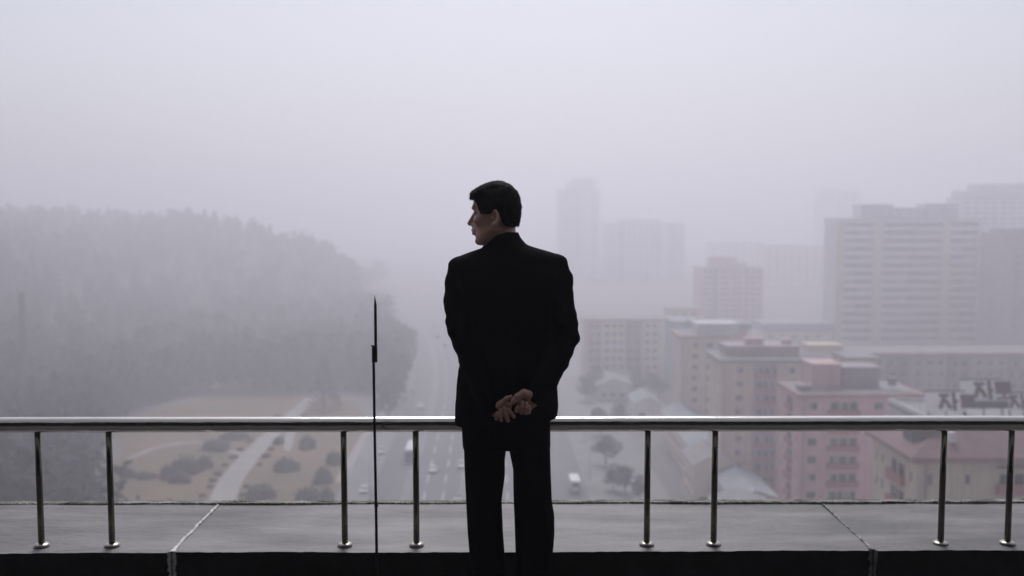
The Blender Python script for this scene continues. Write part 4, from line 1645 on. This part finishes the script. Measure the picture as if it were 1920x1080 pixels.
# faint blocks further right
Y = 800.0
x0 = AX(1432, Y, 520)
E11 = bld('tower_block', 'faint lavender slab between pink tower and banded tower', x0, AX(1556, Y, 520), Y, 22, AZ(462, Y), 'pale', 3.1,
          front=[(u, u + 2.6, .7, 2.1, 1) for u in (3, 9, 15, 21, 27, 33, 39, 45)], left=[(5, 7, .7, 2, 0)], nfl=16, first=.5, over=.3, corh=.6, cat='tower block', group='far tower blocks')
Y = 960.0
x0 = AX(1330, Y, 520)
E11b = bld('tower_block', 'barely visible low block behind the pink tower', x0, AX(1428, Y, 520), Y, 22, AZ(455, Y), 'grey', 3.1,
           front=[(u, u + 2.6, .7, 2.1, 1) for u in (3, 10, 17, 24, 31, 38)], nfl=14, first=.5, over=.3, corh=.6, cat='tower block', group='far tower blocks')
Y = 1060.0
x0 = AX(1541, Y, 420)
E14 = bld('tower_block', 'barely visible tall tower left behind the banded tower', x0, AX(1612, Y, 420), Y, 26, AZ(356, Y), 'grey', 3.1,
          front=[(u, u + 2.6, .7, 2.1, 1) for u in (3, 10, 17, 24, 31)], nfl=22, first=.5, over=.3, corh=.6, cat='tower block', group='far tower blocks')
# low far blocks at street level between
Y = 430.0
x0 = AX(1254, Y, 590)
bld('apartment_block', 'faint cream low block right of the long pale cream one', x0, AX(1312, Y, 590), Y, 14, AZ(581, Y), 'cream', 2.9,
    front=[(2, 3.4, .8, 2, 0), (6, 7.4, .8, 2, 0), (10, 11.4, .8, 2, 0)], nfl=6, first=.3, over=.4, group='far low blocks')
Y = 330.0
x0 = AX(1262, Y, 620)
bld('shed', 'pale teal low hall behind the rose and cream block', x0, AX(1312, Y, 620), Y, 16, AZ(606, Y), 'teal', 3.2,
    front=[(2, 3.4, .8, 2, 0), (5, 6.4, .8, 2, 0)], nfl=3, first=.6, over=.3, rmat=M_rblue, cor=M_rblue, cat='hall', group='far low blocks')
Y = 300.0
x0 = AX(1308, Y, 610)
bld('apartment_block', 'blue-grey roofed block rising behind the rose and cream block', x0, AX(1402, Y, 610), Y, 14, AZ(618, Y), 'rose', 2.9,
    front=[(2 + 3 * k, 3.2 + 3 * k, .8, 2, 0) for k in range(4)], left=[(3, 4, .8, 2, 0)], nfl=4, first=.2, over=.9, corh=1.8, cor=M_rblue, group='far low blocks')
Y = 420.0
x0 = AX(1432, Y, 610)
bld('hall', 'wide pale blue-grey hall roof left of the banded tower', x0, AX(1562, Y, 610), Y, 18, AZ(622, Y), 'pale', 3.2,
    front=[(2 + 5 * k, 4 + 5 * k, .8, 2.2, 1) for k in range(5)], nfl=3, first=.6, over=.3, corh=3.4, cor=M_rblue, rmat=M_rblue, cat='hall', group='far low blocks')

# 12 banded tower
Y = 420.0
S12 = Y / 358.0
k_ = Y / F
x0 = AX(1567, Y, 520)
zt = AZ(418, Y)
E12 = empty('tower_block', (x0, Y, ZG), 'big pale tower with white balcony bands across three bays at right', 'tower block', 'far tower blocks')
w12 = 270 * k_
H12 = zt - ZG
m = MB()
m.box(0, w12, 0, 16, 0, H12)
m.build('wall', WALLS['grey'], E12)
fh = 15.35 * k_
GR = [(14 * k_, 69 * k_), (87 * k_, 199 * k_), (213 * k_, 268 * k_)]
m = MB()
for a, b in ((0, 13.8 * k_), (69.2 * k_, 86.8 * k_), (199.2 * k_, 212.8 * k_)):
    pm2 = MB()
    pm2.box(a, b, -.9, -.004, 0, H12 + .3)
    pm2.build('pier', WALLS['cream'] if a == 0 else WALLS['pale'], E12)
nb = int((H12 - 3) / fh)
for k in range(min(nb, 19)):
    z = H12 - 1.2 - fh * (k + 1) + fh
    for a, b in GR:
        bm_ = MB()
        obj('balcony_band', balc_mesh(b - a - .1, 1.5, .75, WALLS['white']), E12, (a + .05, -.004, z - fh * .55))
        nm = max(3, int((b - a) / 2.4))
        obj('window', win_mesh(b - a - .3, 1.65, nm, True), E12, (a + .15, -.17, z - fh * .55 + 1.6))
m = MB()
m.box(-.3, w12 + .3, -1.1, 16.2, H12 + .305, H12 + 2.0)
m.build('cornice', WALLS['grey'], E12)
for a, b, h_ in ((49, 111, 5.6), (111.3, 171.7, 4.2), (172, 234, 5.9)):
    m = MB()
    m.box(a * k_, b * k_, 3, 13, H12 + 1.7, H12 + 1.7 + h_)
    m.box(a * k_ + .01, b * k_ - .01, 2.7, 13.2, H12 + 1.705 + h_, H12 + 1.705 + h_ + .4)
    m.build('machine_room', WALLS['grey'], E12)
for a in (114.5, 131, 147):
    m = MB()
    m.tube([(a * k_ , 2.99, H12 + 3.6), (a * k_, 2.6, H12 + 3.6)], [1.05, 1.05], 20)
    m.build('round_vent', mat('vent_white', (.75, .75, .75), .6), E12)
# its wing coming forward on the right
E12b = empty('tower_block', (AX(1846, 412, 520), 405, ZG), 'shorter banded wing right of the big banded tower', 'tower block', 'far tower blocks')
Hb = AZ(447, 408) - ZG
m = MB()
wb = 42 * 408 / F
m.box(0, wb + 1.2, 0, 18, 0, Hb + 2)
m.build('wall', WALLS['mauve'], E12b)
for k in range(15):
    z = Hb - fh * (k + 1) + fh * .35
    obj('balcony_band', balc_mesh(wb, 1.45, .8, WALLS['white']), E12b, (.4, -.004, z))
    obj('window', win_mesh(wb - .4, 1.6, 3, True), E12b, (.6, -.14, z + 1.56))
E12b.rotation_euler.z = math.radians(-9)
m = MB()
m.box(-.3, wb + 1.5, -.3, 18.3, Hb + 2.003, Hb + 2.6)
m.build('cornice', WALLS['mauve'], E12b)
# plum block at the right edge and the taller block behind
Y = 372.0
x0 = AX(1893, Y, 520)
E12c = bld('tower_block', 'plum coloured block cut by the right edge, beside the banded wing', x0, x0 + 22, Y, 16, AZ(440, Y), 'plum', 2.9,
           front=[(2 + 4 * k, 3.6 + 4 * k, .8, 2.1, 1) for k in range(5)], left=[(4, 5.4, .8, 2.1, 0), (10, 11.4, .8, 2.1, 0)], nfl=13, first=.5, over=.3, cor=WALLS['mauve'], corh=2.2, cat='tower block', group='far tower blocks')
Y = 580.0
x0 = AX(1802, Y, 400)
E13 = bld('tower_block', 'tall grey tower at the right edge behind the banded tower', x0, x0 + 58, Y, 20, AZ(372, Y), 'grey', 3.0,
          front=[(2 + 5.2 * k, 5.6 + 5.2 * k, .8, 2.1, 1) for k in range(8)], left=[(4, 6, .8, 2.1, 0)], nfl=14, first=.8, over=.3, corh=.6, cat='tower block', group='far tower blocks',
          bays=[])
rooftop(E13, 'machine_room', .3, 10.4, 4, 14, 3.5, WALLS['grey'])
rooftop(E13, 'upper_storeys', 10.7, 57, 3, 17, 7.6, WALLS['grey'])

# --- low shop row on the right pavement
def gable(name, label, x0, x1, y0, y1, h, rise, wallm, roofm, cat='shop', ridge='y', wins=True):
    E = empty(name, (x0, y0, ZG), label, cat, 'low buildings along the right pavement')
    w, d = x1 - x0, y1 - y0
    mb = MB()
    ops = [(1.0 + 3.1 * k, 2.8 + 3.1 * k, .9, 2.5, 1) for k in range(int((w - 1.5) / 3.1))] if wins else []
    opl = [(1.2 + 3.6 * k, 3.2 + 3.6 * k, zz + .7, zz + 2.2, 1) for k in range(int((d - 1.5) / 3.6)) for zz in ((0, 3.2) if h > 6 else (0,))] if wins else []
    facade(mb, w, 0, h, ops, lambda u, o_, z: (u, -o_, z))
    facade(mb, d, 0, h, [(d - b, d - a, c, e, mu) for a, b, c, e, mu in opl], lambda u, o_, z: (-o_, d - u, z))
    mb.quad((w, 0, 0), (w, d, 0), (w, d, h), (w, 0, h))
    mb.quad((w, d, 0), (0, d, 0), (0, d, h), (w, d, h))
    mb.tri((0, 0, h), (w, 0, h), (w / 2, 0, h + rise))
    mb.tri((w, d, h), (0, d, h), (w / 2, d, h + rise))
    mb.build('wall', wallm, E)
    for a, b, c, e, mu in ops:
        obj('window', win_mesh(b - a - .02, e - c - .02, mu), E, (a + .01, .12, c + .01))
    for a, b, c, e, mu in opl:
        q = obj('window', win_mesh(b - a - .02, e - c - .02, mu), E, (.12, b - .01, c + .01))
        q.rotation_euler.z = -math.pi / 2
    r_ = MB()
    o_ = .5
    s_ = rise / (w / 2)
    for sg in (0, 1):
        xa, xb = (-o_, w / 2) if sg == 0 else (w + o_, w / 2)
        za, zb = h - o_ * s_ + .12, h + rise + .12
        T = [(xa, -o_, za), (xb, -o_, zb), (xb, d + o_, zb), (xa, d + o_, za)]
        Bt = [(a, b, c - .1) for a, b, c in T]
        r_.poly(T if sg == 0 else T[::-1])
        r_.poly(Bt[::-1] if sg == 0 else Bt)
        for i in range(4):
            j = (i + 1) % 4
            r_.quad(T[i], Bt[i], Bt[j], T[j])
    r_.build('roof', roofm, E)
    return E


xA = AX(1268, 210, 900)
gable('shop_row', 'long two-storey pale shop row with blue-grey roof beside the right pavement', AX(1288, 225, 870), AX(1288, 225, 870) + 9, 214, 262, 8.0, 2.0, WALLS['pale'], M_rblue)
gable('shop', 'pale gabled shop at the near end of the long shop row', AX(1302, 200, 900), AX(1302, 200, 900) + 8.2, 200, 213, 9.0, 2.2, WALLS['pale'], M_cgrey)
gable('shed', 'low shed with pale blue-grey roof in front of the cream block', AX(1368, 186, 880), AX(1368, 186, 880) + 8.0, 182, 200, 7.5, 1.4, WALLS['grey'], M_rblue, cat='shed')
gable('shed', 'grey-green roofed shed against the ledge below the cream block', AX(1352, 172, 920), AX(1352, 172, 920) + 9.5, 166, 181, 8.0, 1.6, WALLS['grey'], M_rgrey, cat='shed')
gable('shed', 'pale blue shed right of the pointed evergreen, just above the handrail', AX(1192, 285, 765), AX(1240, 285, 765), 285, 300, 5.0, 2.0, WALLS['white'], M_rblue, cat='shed')
gable('shop', 'grey low building left of the pale blue shed above the handrail', AX(1120, 318, 730), AX(1184, 318, 730), 318, 334, 5.0, 1.6, WALLS['grey'], M_rgrey)
gable('shop', 'pale low building under the long cream block at street level', AX(1096, 345, 700), AX(1180, 345, 700), 343, 352, 3.6, 1.2, WALLS['pale'], M_rblue)

# ------------------------------------------------------------------ slogan boards on the flat roof
M_board = mat('board_white', (0.90, 0.90, 0.90), 0.7, var=.1, scale=.8)
M_letter = mat('letter_red', (0.07, 0.016, 0.024), 0.75, var=.2, scale=2)
M_bside = mat('board_dark', (0.035, 0.04, 0.045), 0.8)
YB = 131.4
kb = YB / F


def board(px0, px1, py0, py1, label, glyph):
    a, b = at(px0, py1, YB), at(px1, py0, YB)
    E = empty('roof_board', (a.x, YB, zt2 + .5), label, 'sign board', 'lettered boards on the flat roof')
    E.rotation_euler.x = -.34              # tilted back so the panel catches more sky light
    w, h0, h1 = b.x - a.x, a.z - zt2 - .5, b.z - zt2 - .5
    h0, h1 = h0 * 1.02, h1 * 1.06
    m_ = MB()
    m_.box(0, w, 0, .3, h0, h1)
    m_.build('panel', M_board, E)
    m_ = MB()
    m_.box(-.05, w + .05, -.05, .36, h1 + .002, h1 + .18)
    m_.build('top_rail', M_bside, E)
    for x in (.3, w / 2, w - .3):
        p_ = MB()
        p_.box(x - .08, x + .08, .31, .47, .0, h1)
        p_.build('post', M_bside, E)
    s_ = (h1 - h0)

    def stroke(u0, v0, u1, v1, t, off):
        """bar in panel units: u along width (panel heights), v up"""
        p0, p1 = Vector((u0, v0)), Vector((u1, v1))
        d = (p1 - p0).normalized()
        n_ = Vector((-d.y, d.x)) * t / 2
        c = [p0 + n_, p0 - n_, p1 - n_, p1 + n_]
        q = MB()
        fr = [(off + x_.x * s_, -.10, h0 + x_.y * s_) for x_ in c]
        bk = [(x_[0], -.003, x_[2]) for x_ in fr]
        q.poly(fr)
        for i in range(4):
            j = (i + 1) % 4
            q.quad(fr[j], fr[i], bk[i], bk[j])
        q.poly(bk[::-1])
        return q
    for off, strokes in glyph:
        q = MB()
        for st in strokes:
            r_ = stroke(*st, off * s_)
            n0 = len(q.v)
            q.v += r_.v
            q.f += [tuple(n0 + i for i in f) for f in r_.f]
            q.m += r_.m
        q.build('letter', M_letter, E)
    return E


JA = [(.06, .82, .58, .82, .16), (.32, .80, .06, .14, .18), (.32, .62, .60, .14, .18), (.80, .96, .80, .04, .17), (.80, .50, .98, .50, .15)]
SQ = [(.08, .5, .78, .5, .70)]
SQS = [(.08, .62, .86, .62, .60), (.47, .34, .47, .12, .14), (.12, .10, .84, .10, .10)]
board(1742, 1818, 738, 772, 'white roof board with red lettering, leftmost and lower', [(.62, JA), (1.68, SQ)])
board(1812.5, 1892, 717, 752, 'white roof board with red lettering, raised above its neighbours', [(.55, JA), (1.55, SQS)])
board(1895, 1960, 741, 770, 'white roof board with red lettering, cut by the right edge', [(.10, JA), (1.1, SQ)])
a, b = at(1826, 766, YB - .2), at(1892, 754, YB - .2)
m = MB()
m.box(a.x, b.x, 0, .5, a.z - zt2 - .5, b.z - zt2 - .5)
o = m.build('roof_screen', M_bside, None, loc=(0, YB - .2, zt2 + .5))
tag(o, 'dark screen under the raised white roof board', 'screen')

# ------------------------------------------------------------------ vehicles
M_tyre = mat('tyre', (0.02, 0.02, 0.02), 0.8)
M_cglass = mat('car_glass', (0.02, 0.024, 0.028), 0.1)
M_tail = mat('tail_lamp', (0.5, 0.03, 0.03), 0.3)
wm = MB()
wm.tube([(-.1, 0, 0), (.1, 0, 0)], [.32, .32], 14)
wheel_me = wm.mesh('wheel', M_tyre)
hub = MB()
hub.tube([(-.108, 0, 0), (.108, 0, 0)], [.19, .19], 12)
hub_me = hub.mesh('rim', M_frame)


def extrude_prof(prof, w, taper=None):
    """side profile (y, z) extruded across x, narrowed by taper(z)"""
    m_ = MB()
    n_ = len(prof)
    for sg in (-1, 1):
        for y_, z_ in prof:
            ww = w / 2 * (taper(z_) if taper else 1)
            m_.v.append((sg * ww, y_, z_))
    m_.f.append(tuple(range(n_)))
    m_.f.append(tuple(reversed(range(n_, 2 * n_))))
    m_.m += [0, 0]
    for i in range(n_):
        j = (i + 1) % n_
        m_.f.append((j, i, i + n_, j + n_))
        m_.m.append(0)
    return m_


car_body = extrude_prof([(-2.15, .32), (2.1, .32), (2.18, .62), (2.0, .82), (.95, .93), (-1.75, .98), (-2.15, .86)], 1.74).mesh('body', M_frame)
car_cab = extrude_prof([(.95, .934), (.28, 1.40), (-1.0, 1.42), (-1.72, .984)], 1.62, lambda z: 1 - .28 * max(0, z - .95)).mesh('cabin', M_cglass)
car_roof = extrude_prof([(.20, 1.41), (-.05, 1.47), (-.85, 1.47), (-.98, 1.425)], 1.40).mesh('roof', M_frame)
van_body = extrude_prof([(-3.4, .4), (3.35, .4), (3.45, 1.3), (3.15, 2.5), (2.9, 2.7), (-3.3, 2.72), (-3.45, 2.4)], 2.15, lambda z: 1 - .03 * max(0, z - 1.3)).mesh('body', M_frame)
bus_body = extrude_prof([(-5.6, .42), (5.6, .42), (5.72, 1.4), (5.6, 2.9), (5.3, 3.08), (-5.4, 3.1), (-5.7, 2.8)], 2.5, lambda z: 1 - .02 * max(0, z - 1.3)).mesh('body', M_frame)
PAINT = {}


def paint(c):
    if c not in PAINT:
        PAINT[c] = mat('paint_%d' % len(PAINT), c, 0.3, spec=0.6)
    return PAINT[c]


def wheels(E, xs, ys, z=.32, s=1.0):
    for x_ in xs:
        for y_ in ys:
            wq = obj('wheel', wheel_me, E, (x_, y_, z))
            wq.scale = (s, s, s)
            obj('rim', hub_me, wq)


def car(px, py, col, label, towards=False):
    p = gnd(px, py, ZG + .02)
    E = empty('parked_car' if 'parked' in label else 'car', (p.x, p.y, ZG + .014), label, 'car', 'cars on the avenue', rz=math.pi if towards else 0)
    E.rotation_euler.z += math.radians(.9)
    for nm, me, mt in (('body', car_body, paint(col)), ('cabin', car_cab, None), ('roof', car_roof, paint(col))):
        m2 = me.copy() if mt else me
        if mt:
            m2.materials[0] = mt
        obj(nm, m2, E)
    wheels(E, (-.78, .78), (-1.3, 1.35))
    for x_ in (-.62, .62):
        t = MB()
        t.box(x_ - .18, x_ + .18, -2.185, -2.12, .66, .8)
        t.build('tail_lamp', M_tail, E)
    return E


car(683, 922, (.62, .62, .63), 'white car on the left kerb beside the iron rod')
car(716, 850, (.58, .58, .60), 'white car farther up the left kerb, just under the handrail', True)
car(858, 938, (.05, .05, .06), 'dark car nearest the ledge left of the man')
car(866, 876, (.60, .60, .55), 'pale car just left of the man', True)
car(812, 884, (.55, .55, .56), 'silver car on the pale lane right of the steel post')
car(1143, 843, (.66, .66, .66), 'white car parked by the right kerb under the handrail')
car(1183, 903, (.64, .64, .66), 'white car parked on the right pavement near the ledge')
car(1086, 733, (.7, .7, .7), 'faint white car far up the right side above the handrail')
car(788, 765, (.62, .62, .5), 'faint pale car far up the avenue above the handrail')
car(776, 735, (.3, .3, .32), 'faint grey car farthest up the avenue')

# white minibus on the right of the man
p = gnd(1079, 926, ZG + .02)
E = empty('minibus', (p.x, p.y + 3.4, ZG + .014), 'white minibus on the empty right carriageway', 'minibus', rz=math.radians(.9))
m2 = van_body.copy()
m2.materials[0] = paint((.80, .80, .81))
obj('body', m2, E)
m = MB()
m.box(-.85, .85, -3.475, -3.40, 1.55, 2.3)
m.build('rear_window', M_cglass, E)
for s_ in (-1, 1):
    m = MB()
    m.box(s_ * 1.075 - .02, s_ * 1.075 + .01, -3.0, 2.9, 1.5, 2.2)
    m.build('side_window', M_cglass, E)
    m = MB()
    m.box(s_ * .82 - .16, s_ * .82 + .16, -3.49, -3.40, .8, 1.35)
    m.build('tail_lamp', M_tail, E)
wheels(E, (-.95, .95), (-2.2, 2.3), .38, 1.15)

# blue and white bus on the left carriageway
p = gnd(768, 868, ZG + .02)
E = empty('bus', (p.x, p.y + 5, ZG + .014), 'blue and white bus on the left carriageway behind a steel post', 'bus', rz=math.radians(.9))
m2 = bus_body.copy()
m2.materials[0] = paint((.17, .25, .38))
obj('body', m2, E)
m = MB()
m.box(-1.15, 1.15, -5.2, 5.1, 3.104, 3.22)
m.build('roof', paint((.72, .74, .77)), E)
m = MB()
m.box(-1.0, 1.0, -5.78, -5.6, 1.6, 2.6)
m.build('rear_window', M_cglass, E)
for s_ in (-1, 1):
    for k in range(6):
        m = MB()
        m.box(s_ * 1.235 - .02, s_ * 1.235 + .02, -4.9 + 1.65 * k, -3.5 + 1.65 * k, 1.6, 2.55)
        m.build('side_window', M_cglass, E)
wheels(E, (-1.1, 1.1), (-3.4, 3.3), .46, 1.4)

# lamp standards along the avenue
def lamp(px, py, label, h=9.0, side=1):
    p = gnd(px, py, ZG)
    E = empty('street_lamp', (p.x, p.y, ZG), label, 'street lamp', 'street lamps along the avenue')
    m_ = MB()
    m_.tube([(0, 0, 0), (0, 0, h * .9), (side * .3, 0, h), (side * 1.6, 0, h + .25)], [.1, .07, .06, .05], 8)
    m_.build('pole', M_frame, E)
    m_ = MB()
    m_.box(min(side * 1.5, side * 2.3), max(side * 1.5, side * 2.3), -.15, .15, h + .16, h + .34)
    m_.build('lamp_head', M_frame, E)


lamp(1106, 905, 'slim street lamp at the right kerb beside the white minibus', side=-1)
lamp(1096, 820, 'slim street lamp at the right kerb just under the handrail', side=-1)
lamp(694, 945, 'slim street lamp at the left kerb behind the iron rod')
lamp(708, 868, 'slim street lamp farther up the left kerb by the iron rod')

# two birds over the avenue
bm_ = MB()
bm_.tube([(0, -.17, 0), (0, -.06, .01), (0, .08, .01), (0, .17, .0)], [.012, .05, .045, .015], 8)
for s_ in (-1, 1):
    bm_.poly([(0, .07, .02), (s_ * .17, .10, .08), (s_ * .36, -.02, .02), (s_ * .16, -.05, .07), (0, -.07, .02)][::s_])
    bm_.poly([(0, .07, .005), (s_ * .17, .10, .065), (s_ * .36, -.02, .005), (s_ * .16, -.05, .055), (0, -.07, .005)][::-s_])
bird_me = bm_.mesh('bird', mat('dark_feathers', (.03, .03, .032), .8))
for (px, py), lb in (((820, 633), 'dark bird flying over the avenue, the upper of two'), ((834, 648), 'dark bird flying over the avenue, the lower of two')):
    o = obj('bird', bird_me, None, at(px, py, 105))
    o.rotation_euler = (.2, .3, 1.1)
    tag(o, lb, 'bird', 'birds over the avenue')


# ================================================================== HAZE
hz = MB()
hz.box(-1500, 1500, -60, 2000, ZG - 3.0, 42.0)
M_h = bpy.data.materials.new('haze')
M_h.use_nodes = True
nt = M_h.node_tree
nt.nodes.remove(nt.nodes['Principled BSDF'])
pv = nt.nodes.new('ShaderNodeVolumePrincipled')
pv.inputs['Color'].default_value = (0.965, 0.948, 1.0, 1)
pv.inputs['Density'].default_value = HAZE_DENSITY
pv.inputs['Anisotropy'].default_value = 0.64
nt.links.new(pv.outputs[0], nt.nodes['Material Output'].inputs['Volume'])
o = hz.build('haze', M_h)
o['kind'] = 'stuff'
